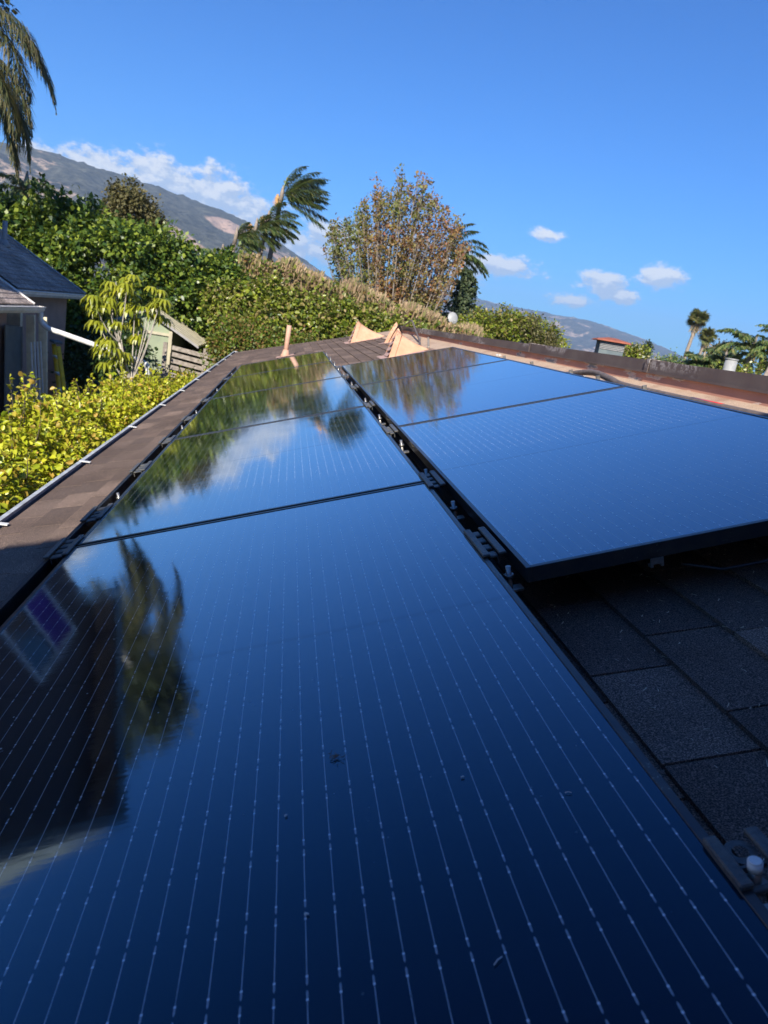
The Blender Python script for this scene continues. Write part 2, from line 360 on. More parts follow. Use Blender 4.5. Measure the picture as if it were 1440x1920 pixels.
mp = tt.add('ShaderNodeMapping'); mp.inputs['Scale'].default_value = (16, 60, 1); tt.l.new(tc.outputs['Object'], mp.inputs[0])
n1 = tt.noise(mp.outputs[0], 1.0, 3, 0.6)
n2 = tt.noise(tc.outputs['Object'], 3.0, 2, 0.5)
hgt = tt.math('ADD', tt.math('MULTIPLY', n1, 1.0), tt.math('MULTIPLY', n2, 3.0))
bp = tt.add('ShaderNodeBump'); bp.inputs['Strength'].default_value = 1.0; bp.inputs['Distance'].default_value = 0.000035
tt.l.new(hgt, bp.inputs['Height'])
lw = tt.add('ShaderNodeLayerWeight'); lw.inputs[0].default_value = 0.5       # facing = 1 - cos(incidence)
fr_ = tt.math('ADD', 0.025, tt.math('MULTIPLY', 0.955, tt.math('POWER', lw.outputs['Facing'], 1.85)), clamp=True)
gl = tt.add('ShaderNodeBsdfGlossy'); tt.l.new(tt.mix(1.0, tt.mix(tt.math('MAXIMUM', tt.math('MULTIPLY', edge, 0.35), mid), (1,1,1), (0.90,0.90,0.91)), tt.mix(tt.step(lw.outputs['Facing'], 0.25, 0.85), (0.30,0.72,1.0), (0.96,0.98,1.0)), 'MULTIPLY'), gl.inputs[0]); tt.l.new(tt.math('ADD', tt.math('MULTIPLY', tt.step(tt.noise(tc.outputs['Object'], 4.5, 5, 0.7), 0.35, 0.75), 0.05), tt.math('ADD', 0.04, tt.math('MULTIPLY', spk, 0.5))), gl.inputs['Roughness']); 
mp2 = tt.add('ShaderNodeMapping'); mp2.inputs['Scale'].default_value = (5, 150, 1); tt.l.new(tc.outputs['Object'], mp2.inputs[0])
ru = tt.math('MULTIPLY', tt.math('SUBTRACT', tt.noise(mp2.outputs[0], 1.0, 3, 0.75), 0.5), 0.020)
rv = tt.math('MULTIPLY', tt.math('SUBTRACT', tt.noise(mp2.outputs[0], 0.45, 2, 0.6), 0.5), 0.006)
cv = tt.add('ShaderNodeCombineXYZ'); tt.l.new(ru, cv.inputs[0]); tt.l.new(rv, cv.inputs[1])
vt = tt.add('ShaderNodeVectorTransform', vector_type='VECTOR', convert_from='OBJECT', convert_to='WORLD'); tt.l.new(cv.outputs[0], vt.inputs[0])
va = tt.add('ShaderNodeVectorMath', operation='ADD'); tt.l.new(bp.outputs[0], va.inputs[0]); tt.l.new(vt.outputs[0], va.inputs[1])
vn = tt.add('ShaderNodeVectorMath', operation='NORMALIZE'); tt.l.new(va.outputs[0], vn.inputs[0]); tt.l.new(vn.outputs[0], gl.inputs['Normal'])
mxs = tt.add('ShaderNodeMixShader'); tt.l.new(fr_, mxs.inputs[0]); tt.l.new(b.outputs[0], mxs.inputs[1]); tt.l.new(gl.outputs[0], mxs.inputs[2])
tt.l.new(mxs.outputs[0], mt.node_tree.nodes['Material Output'].inputs[0])

# leaves
L_hedge = leafmat('yellow_green_leaf', [(0.24,0.31,0.015),(0.46,0.50,0.025),(0.62,0.60,0.05),(0.36,0.43,0.02),(0.56,0.36,0.07),(0.17,0.24,0.014),(0.56,0.56,0.04),(0.50,0.53,0.03)], 0.35, 0.3)
L_ficus = leafmat('glossy_ficus_leaf', [(0.022,0.055,0.012),(0.07,0.13,0.018),(0.28,0.34,0.035),(0.035,0.08,0.014),(0.15,0.22,0.025)], 0.4, 0.25, spec=0.6)
L_shrub = leafmat('bright_vine_leaf', [(0.05,0.09,0.014),(0.16,0.21,0.02),(0.32,0.36,0.04),(0.08,0.12,0.016),(0.36,0.27,0.11),(0.24,0.29,0.03)], 0.35, 0.3)
L_russet = leafmat('reddish_shrub_leaf', [(0.06,0.11,0.015),(0.13,0.20,0.02),(0.22,0.22,0.03),(0.26,0.13,0.05),(0.08,0.14,0.015),(0.17,0.24,0.025)], 0.5, 0.3)
L_reed = leafmat('dry_reed', [(0.42,0.28,0.16),(0.54,0.39,0.24),(0.28,0.19,0.11),(0.20,0.22,0.06),(0.46,0.33,0.20)], 0.8, 0.2)
L_autumn = leafmat('russet_and_olive_leaf', [(0.22,0.17,0.04),(0.36,0.16,0.07),(0.28,0.24,0.06),(0.40,0.15,0.09),(0.20,0.20,0.045)], 0.6, 0.3, patch=(0.20,0.22,0.05), pscale=0.55)
L_palm = leafmat('palm_leaflet', [(0.07,0.13,0.05),(0.13,0.20,0.06),(0.20,0.26,0.08),(0.32,0.28,0.11)], 0.4, 0.25)
L_palmdark = leafmat('tan_edged_palm_leaflet', [(0.045,0.06,0.025),(0.08,0.095,0.035),(0.20,0.16,0.07),(0.12,0.12,0.045)], 0.45, 0.2)
L_fan = leafmat('fan_palm_leaf', [(0.08,0.11,0.03),(0.13,0.15,0.045),(0.20,0.16,0.06)], 0.5, 0.2)
L_conifer = leafmat('conifer_needle', [(0.03,0.05,0.02),(0.05,0.075,0.028),(0.075,0.095,0.035)], 0.6, 0.15)
L_olive = leafmat('olive_brown_leaf', [(0.10,0.095,0.03),(0.15,0.125,0.045),(0.08,0.085,0.025)], 0.6, 0.2)
L_umb = leafmat('umbrella_leaf', [(0.20,0.25,0.02),(0.38,0.38,0.03),(0.28,0.31,0.025)], 0.35, 0.3)
L_euc = leafmat('eucalyptus_leaf', [(0.06,0.08,0.025),(0.10,0.11,0.04),(0.15,0.13,0.06)], 0.5, 0.25)
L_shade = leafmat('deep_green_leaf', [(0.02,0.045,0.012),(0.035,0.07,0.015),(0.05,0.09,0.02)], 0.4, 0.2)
M_flower = simple('orange_palm_flower', (0.70,0.42,0.16), (0.5,0.28,0.10), 0.8, 20)

# mountains
def hill_mat(name, rockamt, shrub=(0.062,0.060,0.044)):
    mt, tt, b = new_mat(name); tc = tt.add('ShaderNodeTexCoord'); o = tc.outputs['Object']
    n1 = tt.noise(o, 0.0042, 8, 0.65); n2 = tt.noise(o, 0.03, 5, 0.7); n3 = tt.noise(o, 0.0016, 3, 0.5)
    c = tt.ramp(n2, [(0.35, tuple(x*0.45 for x in shrub)), (0.5, shrub), (0.68, tuple(x*1.9 for x in shrub))])
    rk = tt.math('MULTIPLY', tt.step(n1, rockamt, rockamt+0.05), tt.step(n2, 0.40, 0.56))
    c = tt.mix(rk, c, (0.40,0.29,0.21))
    if name == 'near_range':
        for (cx, cz, rx, rz) in ((-235, 235, 75, 26), (-1010, 205, 120, 42), (-1150, 290, 60, 32), (-330, 140, 70, 26), (-30,130,45,14)):
            s2 = tt.add('ShaderNodeSeparateXYZ'); tt.l.new(o, s2.inputs[0])
            x = tt.math('MULTIPLY', tt.math('SUBTRACT', s2.outputs[0], cx), 1/rx); z = tt.math('MULTIPLY', tt.math('ADD', tt.math('SUBTRACT', s2.outputs[2], cz), tt.math('MULTIPLY', x, 18)), 1/rz)
            d = tt.math('SQRT', tt.math('ADD', tt.math('MULTIPLY', x, x), tt.math('MULTIPLY', z, z)))
            d = tt.math('ADD', d, tt.math('MULTIPLY', tt.math('SUBTRACT', n1, 0.5), 2.6))
            mk = tt.math('MULTIPLY', tt.math('SUBTRACT', 1.0, tt.step(d, 0.8, 1.05)), tt.step(n2, 0.30, 0.48))
            c = tt.mix(mk, c, (0.44,0.30,0.22))
    tt.l.new(c, b.inputs['Base Color']); b.inputs['Roughness'].default_value = 1.0; b.inputs['Specular IOR Level'].default_value = 0.1
    bp = tt.add('ShaderNodeBump'); bp.inputs['Strength'].default_value = 1.0; bp.inputs['Distance'].default_value = 14
    tt.l.new(tt.noise(o, 0.02, 6, 0.7), bp.inputs['Height']); tt.l.new(bp.outputs[0], b.inputs['Normal'])
    return mt
M_hill1 = hill_mat('near_range', 0.57); M_hill2 = hill_mat('far_range', 0.53, (0.06,0.055,0.046))

# ------------------------------------------------------------------ value noise for terrain
def vnoise(x, y, seed):
    xi = np.floor(x).astype(int); yi = np.floor(y).astype(int); fx = x-xi; fy = y-yi
    fx = fx*fx*(3-2*fx); fy = fy*fy*(3-2*fy)
    def h(i, j):
        q = np.sin(i*127.1+j*311.7+seed*74.7)*43758.5453; return q-np.floor(q)
    return (h(xi, yi)*(1-fx)+h(xi+1, yi)*fx)*(1-fy)+(h(xi, yi+1)*(1-fx)+h(xi+1, yi+1)*fx)*fy
def fbm(x, y, seed, oct=5):
    s = 0; a = 0.5
    for k in range(oct): s = s+a*vnoise(x*2**k, y*2**k, seed+k); a *= 0.5
    return s

GZ = -3.05
# ------------------------------------------------------------------ ground and mountains
g = MB(); N = 40; Rg = 9000
for i in range(N): pass
g.quad((-Rg,-Rg,GZ), (Rg,-Rg,GZ), (Rg,Rg,GZ), (-Rg,Rg,GZ))
tag(g.build('ground', M_soil), kind='structure')

def range_mesh(name, prof, dist, depth, mat, seed, az0, az1, nseg=420, nrow=90):
    """a mountain ridge: crest profile in degrees of elevation at a real distance, with gullied flanks"""
    azs = np.linspace(az0, az1, nseg); pa = [p[0] for p in prof]; pe = [p[1] for p in prof]
    e = np.interp(azs, pa, pe); V = []; rows = []
    tt_ = np.linspace(-0.5, 1, nrow)          # 1 = crest, 0 = foot, <0 continues behind
    for k, s in enumerate(np.linspace(0, 1.35, nrow)):
        d = dist-depth*(1-s) if s <= 1 else dist+depth*(s-1)
        crest = dist*np.tan(np.radians(e))
        shape = (s**0.85) if s <= 1 else 1-(s-1)*1.6
        x = np.sin(np.radians(azs))*d; y = np.cos(np.radians(azs))*d
        n = fbm(x/420, y/420, seed, 6)-0.5; rg = 1-np.abs(fbm(x/260+5, y/700, seed+9, 5)-0.5)*4
        amp = math.sin(min(s, 1)*PI)*0.55+0.05
        z = crest*shape + crest*amp*(n*0.7+(rg-0.5)*0.22) + (1 if s > .97 else 0)*crest*0.06*(fbm(azs*3, azs*0, seed+3, 4)-0.5)
        V.append(np.stack([x+CAM.x, y+CAM.y, z+GZ], 1))
    V = np.concatenate(V); i = np.arange(nrow-1)[:, None]*nseg+np.arange(nseg-1)[None]
    F = np.stack([i, i+1, i+nseg+1, i+nseg], -1).reshape(-1, 4)
    return tag(np_mesh(name, V, F, mat, smooth=True), kind='structure')
range_mesh('hills', [(-75,6),(-50,7.6),(-35,8.4),(-26,8.2),(-20.2,7.45),(-17.1,7.45),(-14.5,7.2),(-12,7.05),(-8,6.55),(-4.1,5.8),(0,4.15),(2.6,3.0),(6,2.2),(10,1.5),(14,.7),(19,.1)],
           3000, 1500, M_hill1, 3, -70, 19)
range_mesh('hills', [(-5,1.0),(4,2.0),(9,2.9),(12,3.35),(13.8,3.3),(15,3.15),(16.7,3.1),(19,3.05),(22.3,3.0),(24.5,2.65),(26.4,2.3),(28,1.95),(29.6,1.5),(31,1.15),(33,.8),(38,.45),(50,.3),(70,.2)],
           6200, 2200, M_hill2, 11, -5, 70)

# ------------------------------------------------------------------ the bungalow under the camera
house = empty('bungalow', P(0, 5, 0)); tag(house, 'bungalow whose brown shingle roof carries the two columns of solar panels', 'house')
def under(o):      # parent keeping world coordinates of roof-frame parts
    o.parent = house; o.matrix_parent_inverse = Matrix.Translation(-house.location); return o
def roofobj(mb, name, mat):
    o = mb.build(name, mat); o.rotation_euler = ROOFROT; under(o); return o
RS = -0.128      # shingle surface below the glass plane
rng = random.Random(5)
mb = MB()
V1 = 14.6
def vend(u): return 14.6-(u+.63)*0.62
u0 = -0.50; k = 0
us = [1.085-12*0.141]
while us[-1] < 2.62: us.append(us[-1]+0.141)
shift = 0.0
for i, ua in enumerate(us):
    ua += shift; ub = ua+0.141+0.02
    vv_ = -4.5-rng.random()*0.25
    lim = vend(ua)
    while vv_ < lim:
        wv = rng.uniform(0.23, 0.30)
        th = 0; z0 = RS-0.013
        e = rng.uniform(0.0015, 0.004); lift = rng.uniform(-.0008, .0012)
        y0 = vv_+e; y1 = min(vv_+wv-e, lim)
        if y1-y0 > 0.02:
            if not (us[0] <= ua) : pass
            # wedge: thick at the lower (butt) edge, tucked under the course above
            a_ = (ua, y0, RS+lift); b_ = (ua, y1, RS+lift*0.5); c_ = (ub, y1, z0+.002); d_ = (ub, y0, z0+.002)
            mb.quad(a_, d_, c_, b_)
            mb.quad((ua,y0,z0-.004), a_, b_, (ua,y1,z0-.004))
            mb.quad((ua,y0,z0-.004), (ub,y0,z0-.004), d_, a_)
            mb.quad(b_, c_, (ub,y1,z0-.004), (ua,y1,z0-.004))
        vv_ += wv
roof = roofobj(mb, 'roof', M_shingle)
# each shingle must be one island for its own tone: weld by coordinates
import bmesh
bm = bmesh.new(); bm.from_mesh(roof.data); bmesh.ops.remove_doubles(bm, verts=bm.verts, dist=1e-5); bmesh.ops.recalc_face_normals(bm, faces=bm.faces); bm.to_mesh(roof.data); bm.free()
mb = MB()
def slab(mb, u0, u1, v0, e0, e1, n0, n1):
    a = [(u0,v0,n1),(u1,v0,n1),(u1,e1,n1),(u0,e0,n1)]; bq = [(x,y,n0) for x,y,_ in a]
    mb.quad(*a); mb.quad(*bq[::-1])
    for i in range(4): mb.quad(bq[i], bq[(i+1)%4], a[(i+1)%4], a[i])
slab(mb, -0.56, 2.56, -4.6, vend(-.56)+.02, vend(2.56)+.02, RS-0.09, RS-0.016)
roofobj(mb, 'roof_deck', M_dark)
mb = MB(); slab(mb, 2.075, 2.53, -4.6, vend(2.075)-.3, vend(2.53)-.3, RS-0.008, RS+0.004)
roofobj(mb, 'rolled_roofing_strip', M_strip)
# walls below the eaves and behind the parapet
mb = MB(); xw0, xw1 = P(-.30,0,0).x, 9.0
mb.box(xw0, xw1, -12, 12.2, GZ, -0.42)
mb.box(2.80, xw1, -12, 12.0, -0.42, 0.50)
under(mb.build('wall', M_taupe))
mb = MB(); mb.box(2.62, xw1, -3.35, 12.0, .504, .52); under(mb.build('flat_roof', M_siding))
# gutter
def rot_mb(): return MB()
GY0, GY1 = -4.6, 14.62
gx = P(-.525, 0, RS).x; gz = P(-.525, 0, RS).z-.006
mb = MB(); prof = [(0.0,-0.012),(0.0,-0.10),(-0.075,-0.10),(-0.098,-0.065),(-0.105,-0.02),(-0.118,-0.012),(-0.118,-0.004),(-0.098,-0.004),(-0.098,-0.018),(-0.090,-0.060),(-0.070,-0.092),(-0.006,-0.092),(-0.006,-0.012)]
# outline extruded along the eave
n = len(prof)
for i in range(n):
    a, bq = prof[i], prof[(i+1)%n]
    mb.quad((gx+a[0],GY0,gz+a[1]), (gx+bq[0],GY0,gz+bq[1]), (gx+bq[0],GY1,gz+bq[1]), (gx+a[0],GY1,gz+a[1]))
mb.quad(*[(gx+x, GY1+.001, gz+z) for x, z in ((0,-.012),(0,-.10),(-.075,-.10),(-.105,-.02),(-.118,-.004),(-.098,-.004))])
gut = under(mb.build('gutter', M_gutter))
mb = MB(); mb.quad((gx-.0065,GY0,gz-.088),(gx-.068,GY0,gz-.088),(gx-.068,GY1,gz-.088),(gx-.0065,GY1,gz-.088))
mb.quad((gx-.0885,GY0,gz-.059),(gx-.069,GY0,gz-.0875),(gx-.069,GY1,gz-.0875),(gx-.0885,GY1,gz-.059)); mb.quad((gx-.097,GY0,gz-.019),(gx-.0890,GY0,gz-.0588),(gx-.0890,GY1,gz-.0588),(gx-.097,GY1,gz-.019)); o = mb.build('gutter_inside', M_gutin); o.parent = gut; o.matrix_parent_inverse = Matrix.Identity(4)  # darker faces laid over the gutter floor and the inside of its front
for k in range(-3, 11):
    mb = MB(); y = 1.65+1.28*k+rng.uniform(-.03,.03)
    mb.box(gx-.116, gx-.055, y-.012, y+.012, gz-.006, gz-.0015); mb.box(gx-.0555, gx-.004, y-.012, y+.012, gz-.022, gz-.018)
    o = mb.build('strap', M_white); o.parent = gut
mb = MB(); mb.box(gx+.002, gx+.022, -4.6, 14.6, gz-.20, gz-.013); under(mb.build('fascia', M_gutter))

# added unseen block behind the camera, shaped to shade the near end of the roof
mb = MB()
XA, XB, YU = -2.4, 9.0, -3.4
def ztop(x): return 2.48+(x+1.4)*0.22
v8 = [(XA,-12,GZ),(XB,-12,GZ),(XB,YU,GZ),(XA,YU,GZ),(XA,-12,ztop(XA)),(XB,-12,ztop(XB)),(XB,YU,ztop(XB)),(XA,YU,ztop(XA))]
for f in ((3,2,1,0),(4,5,6,7),(0,1,5,4),(1,2,6,5),(2,3,7,6),(3,0,4,7)): mb.quad(*[v8[i] for i in f])
upper = under(mb.build('shade_block', M_taupe))
mb = MB(); XA2 = -2.9
for (z0_, z1_) in ((0.0, 0.12),):
    q = [(XA2,-12.4),(XB+.3,-12.4),(XB+.3,YU+.55),(XA2,YU+.55)]
    top = [(x,y,ztop(x)+.14) for x,y in q]; bot = [(x,y,ztop(x)+.004) for x,y in q]
    mb.quad(*top); mb.quad(*bot[::-1])
    for i in range(4): mb.quad(bot[i], bot[(i+1)%4], top[(i+1)%4], top[i])
under(mb.build('shade_block_top', M_nshingle))  # overhanging slab of the added block; its edge sets the shadow line

# ------------------------------------------------------------------ parapet
par = empty('parapet_wall', P(2.52, 5, RS), ); tag(par, 'low peeling terracotta parapet with brown metal coping above the upper edge of the roof', 'wall')
pinv = Matrix.Translation(-par.location)
px = P(2.48, 0, RS).x; pz = P(2.48, 0, RS).z-.016; PEND = 11.6
HW, HC = 0.078, 0.056
mb = MB(); mb.box(px, px+.16, -5.2, PEND, pz-.25, pz+HW)
o = mb.build('wall_face', M_stucco); o.parent = par; o.matrix_parent_inverse = pinv
y = -5.2
seams = [-5.2, -2.3, 0.35, 2.35, 4.3, 6.6, 9.1, PEND+.03]
for a_, b_ in zip(seams, seams[1:]):
    mb = MB(); j = rng.uniform(-.003, .003)
    x0, x1 = px-.012+j, px+.21+j; zt = pz+HW+HC+j
    y0, y1 = a_+.003, b_-.003
    mb.box(x0, x0+.006, y0, y1, pz+HW-.008, zt); mb.box(x0+.0062, x1, y0, y1, zt-.006, zt)
    mb.box(x1-.006, x1, y0, y1, pz+HW-.008, zt-.0062); mb.box(x0-.007, x0-.0002, y0, y1, pz+HW-.010, pz+HW+.002)
    o = mb.build('coping', M_cap); o.parent = par; o.matrix_parent_inverse = pinv
for s_ in seams[1:-1]:
    mb = MB(); mb.box(px-.018, px+.214, s_-.02, s_+.02, pz+HW+HC+.004, pz+HW+HC+.008); mb.box(px-.021, px-.0175, s_-.02, s_+.02, pz+HW-.008, pz+HW+HC+.006)
    o = mb.build('coping_seam', M_cap); o.parent = par; o.matrix_parent_inverse = pinv

# ------------------------------------------------------------------ solar panels
PW, PL = 1.0, 1.70
def make_panel():
    root = empty('solar_panel'); root.rotation_euler = ROOFROT
    mb = MB(); fw, fh = 0.0105, 0.029
    mb.box(0, fw, 0, PL, -fh, 0.0018, bev=.0005); mb.box(PW-fw, PW, 0, PL, -fh, 0.0018, bev=.0005)
    mb.box(fw+.0002, PW-fw-.0002, 0, fw, -fh, 0.0016, bev=.0005); mb.box(fw+.0002, PW-fw-.0002, PL-fw, PL, -fh, 0.0016, bev=.0005)
    mb.build('frame', M_black, root)
    mb = MB(); mb.box(fw-.002, PW-fw+.002, fw-.002, PL-fw+.002, -.006, 0.0)
    mb.build('glass', M_cell, root)
    return root
rowsL = [-1.017, 0.698, 2.413, 4.128, 5.843]; rowsR = [-0.068, 1.647, 3.362]
UR = 1.05
labL = ['solar panel nearest the camera, mirroring a dark house and trees',
        'second black solar panel from the camera in the left column, mirroring sky and cloud',
        'third solar panel of the left column, mirroring the cloud and the tall palm',
        'fourth solar panel of the left column, mirroring the green hedge',
        'farthest solar panel of the left column, in front of the salmon vent pipe']
labR = ['nearest solar panel of the right column, its front edge raised over bare shingles',
        'middle solar panel of the right column, mirroring the russet tree',
        'farthest solar panel of the right column, mirroring the salmon roof vent']
proto = make_panel(); first = True
for col, rows, labs, uu, nn in ((0, rowsL, labL, 0.0, 0.0), (1, rowsR, labR, UR, 0.001)):
    for v_, lb in zip(rows, labs):
        o = proto if first else copy_tree(proto); first = False
        o.location = P(uu, v_+.0075, nn+rng.uniform(-.0008,.0008)); tag(o, lb, 'solar panel', 'solar panels laid on the roof')
# skirt along the left edge, one length per panel
def rooftop(name, u_, v_, n_=0.0): return empty(name, P(u_, v_, n_), ROOFROT)
for i, v_ in enumerate(rowsL):
    r_ = rooftop('array_skirt', -0.062, v_)
    mb = MB(); mb.box(0, .006, .004, 1.711, -.118, -.0015, bev=.001); mb.box(.0062, .016, .004, 1.711, -.008, -.0018); mb.box(-.012, -.0002, .004, 1.711, -.122, -.112)
    mb.build('skirt_profile', M_skirt, r_)
    where = ['beside the nearest left-hand panel', 'beside the second left-hand panel', 'beside the third left-hand panel', 'beside the fourth left-hand panel', 'beside the farthest left-hand panel'][i]
    tag(r_, 'black metal array skirt ' + where + ' facing the gutter', 'panel skirt', 'skirt lengths along the left edge of the panels')
# interlock plates: two rails joined by rungs, bridging a slot
def make_interlock(w_):
    r_ = empty('clamp_plate'); r_.rotation_euler = ROOFROT
    mb = MB()
    mb.box(0, .015, -.085, .085, .0, .006, bev=.0015); mb.box(w_-.015, w_, -.085, .085, .0, .006, bev=.0015)
    mb.build('rail', M_clamp, r_)
    mb = MB()
    for k in (-.066, -.022, .022, .066): mb.box(.0152, w_-.0152, k-.0135, k+.0135, -.007, -.001, bev=.002)
    mb.box(.0152, .018, -.08, .08, -.02, -.0072); mb.box(w_-.018, w_-.0152, -.08, .08, -.02, -.0072)
    mb.build('rung', M_clamp, r_)
    return r_
ip = make_interlock(0.048); first = True
midv = [
        (0.115, 'slotted clamp plate in the gap just behind the front corner of the right column'),
        (0.698, 'clamp plate in the gap at the seam between the first and second left-hand panels'),
        (1.61, 'clamp plate in the gap beside the seam of the first and second right-hand panels'),
        (2.43, 'clamp plate in the gap at the seam of the second and third left-hand panels'),
        (3.33, 'clamp plate in the gap at the seam of the second and third right-hand panels'),
        (4.13, 'clamp plate in the gap at the seam of the third and fourth left-hand panels'),
        (4.98, 'clamp plate in the gap at the far end of the right column')]
for v_, lb in midv:
    o = ip if first else copy_tree(ip); first = False
    o.location = P(0.991, v_, 0.002); tag(o, lb, 'clamp plate', 'slotted clamp plates in the gap between panel columns')
ip2 = make_interlock(0.064); first = True
for v_, lb in [(0.70, 'clamp plate on the left edge at the seam of the first two left-hand panels'),
               (1.05, 'slotted clamp plate on the left edge just past the first seam, beside the second panel'),
               (1.76, 'slotted clamp plate half-way along the left edge of the second left-hand panel'),
               (2.42, 'clamp plate on the left edge at the seam of the second and third panels'),
               (3.2, 'slotted clamp plate half-way along the left edge of the third left-hand panel'),
               (4.13, 'clamp plate on the left edge at the seam of the third and fourth panels'),
               (5.84, 'clamp plate on the left edge at the seam of the fourth and farthest panels')]:
    o = ip2 if first else copy_tree(ip2); first = False
    o.location = P(-0.060, v_, 0.002); tag(o, lb, 'clamp plate', 'slotted clamp plates on the left edge of the panels')
# levelling feet
def make_foot(tall=0.0):
    r_ = empty('levelling_foot'); r_.rotation_euler = ROOFROT
    mb = MB(); mb.box(-.02, .02, -.05, .05, RS+.001, RS+.012, bev=.002); mb.box(-.018, .018, -.018, .018, RS+.0122, RS+.03, bev=.002); mb.build('base', M_clamp, r_)
    mb = MB(); mb.tube([(0,0,RS+.03),(0,0,-.004+tall)], .0055, 10); 
    mb.tube([(0,0,-.028+tall),(0,0,-.020+tall)], .010, 6)
    mb.build('bolt', M_steel, r_)
    mb = MB(); mb.box(-.024, .024, -.012, .012, -.055, -.049, bev=.001); mb.build('bracket', M_steel, r_)
    return r_
fp = make_foot(0.0); first = True
fnames = [('just left of the raised corner of the right column', -.02), ('beside the front half of the nearest right-hand panel', .47), ('where the first left-hand seam meets the gap', .86), ('half-way along the second left-hand panel', 1.38),
          ('behind the first right-hand seam', 2.08), ('beside the middle of the second right-hand panel', 2.75), ('behind the second right-hand seam', 3.7), ('beside the far right-hand panel', 4.5),
          ('at the far end of the right column', 5.2), ('beyond the right column, beside the fourth left-hand panel', 5.75), ('at the middle of the farthest left-hand panel', 6.5), ('at the far end of the left column', 7.35)]
for lb, v_ in fnames:
    o = fp if first else copy_tree(fp); first = False
    o.location = P(1.026, v_, 0.0); tag(o, 'bolt and foot in the gap ' + lb, 'roof mount', 'levelling feet in the gap between the panel columns')
fr = make_foot(0.012); fr.location = P(1.013, -.805, 0.0); tag(fr, 'stubby pale-topped threaded bolt in a short black clamp at the lower right edge', 'roof mount')
mb = MB(); mb.tube([(0,0,-.008),(0,0,.004)], .0052, 14); mb.tube([(0,0,.004),(0,0,.0135)], [.0064,.0064], 18); mb.tube([(0,0,.0135),(0,0,.0148)], [.0062,.005], 18); mb.build('bolt_cap', M_white, fr)
mb = MB(); mb.box(-.0235,-.0105,-.016,.044,.001,.0075, bev=.0015); mb.build('clamp_rail', M_clamp, fr)
mb = MB(); mb.box(.0165,.030,-.016,.044,.001,.0075, bev=.0015); mb.build('clamp_rail', M_clamp, fr)
mb = MB()
for k in range(16):     # ring with a hole between the rails
    t0, t1 = 2*PI*k/16, 2*PI*(k+1)/16; q0 = lambda t_, r_: (.003+r_*math.cos(t_), .026+r_*math.sin(t_), -.0005)
    mb.quad(q0(t0,.0075), q0(t0,.0145), q0(t1,.0145), q0(t1,.0075))
mb.box(-.012,.017,-.016,-.010,-.006,-.001, bev=.001); mb.box(-.0105,.0165,.0075,.0105,-.004,.0005); mb.build('slotted_plate', M_clamp, fr)
for v_, lb in ((1.35, 'beside the second panel'), (2.95, 'beside the third panel, nearer end'), (3.6, 'beside the third panel, farther end'), (5.0, 'beside the fourth panel'), (6.6, 'beside the farthest panel')):
    o = copy_tree(fp); o.location = P(-.034, v_, 0.0)
    tag(o, 'bolt and foot in the slot along the left edge, ' + lb, 'roof mount', 'levelling feet in the left edge slot')
# module clip and cable under the front of the right column
cb = rooftop('connector_cable', 1.5, -0.05, -.06); tag(cb, 'black cable with a barrel connector hanging under the front edge of the right column', 'cable')
pts = [(-.13,.02,-.005),(-.06,-.006,-.022),(.02,-.012,-.020),(.07,-.008,-.012)]
mb = MB(); mb.tube(pts, .0032, 8); mb.build('cable_lead', M_rubber, cb); mb = MB(); mb.tube([(.24,-.004,.002),(.30,.0,.008),(.38,.03,.016)], .0032, 8); mb.build('cable_lead', M_rubber, cb)
mb = MB(); mb.tube([(.07,-.008,-.012),(.11,-.008,-.008)], .0085, 12); mb.tube([(.11,-.008,-.008),(.13,-.007,-.006)], .0068, 12); mb.tube([(.13,-.007,-.006),(.17,-.006,-.004)], .0078, 8)
mb.tube([(.17,-.006,-.004),(.185,-.006,-.002)], .0062, 12); mb.tube([(.185,-.006,-.002),(.24,-.004,.002)], .008, 12); mb.build('connector', M_rubber, cb)
for uu, lb in ((1.30, 'small bare metal clip under the front edge of the right column, left of the cable'), (1.83, 'small bare metal clip under the front edge of the right column, right of the cable')):
    o = rooftop('wire_clip', uu, -.064, .0)
    mb = MB(); mb.box(-.013,.013,-.008,-.006,-.036,-.024); mb.box(-.013,-.008,-.0082,.004,-.042,-.0362); mb.box(.008,.013,-.0082,.004,-.042,-.0362)
    mb.build('clip_body', M_steel, o); tag(o, lb, 'clip')

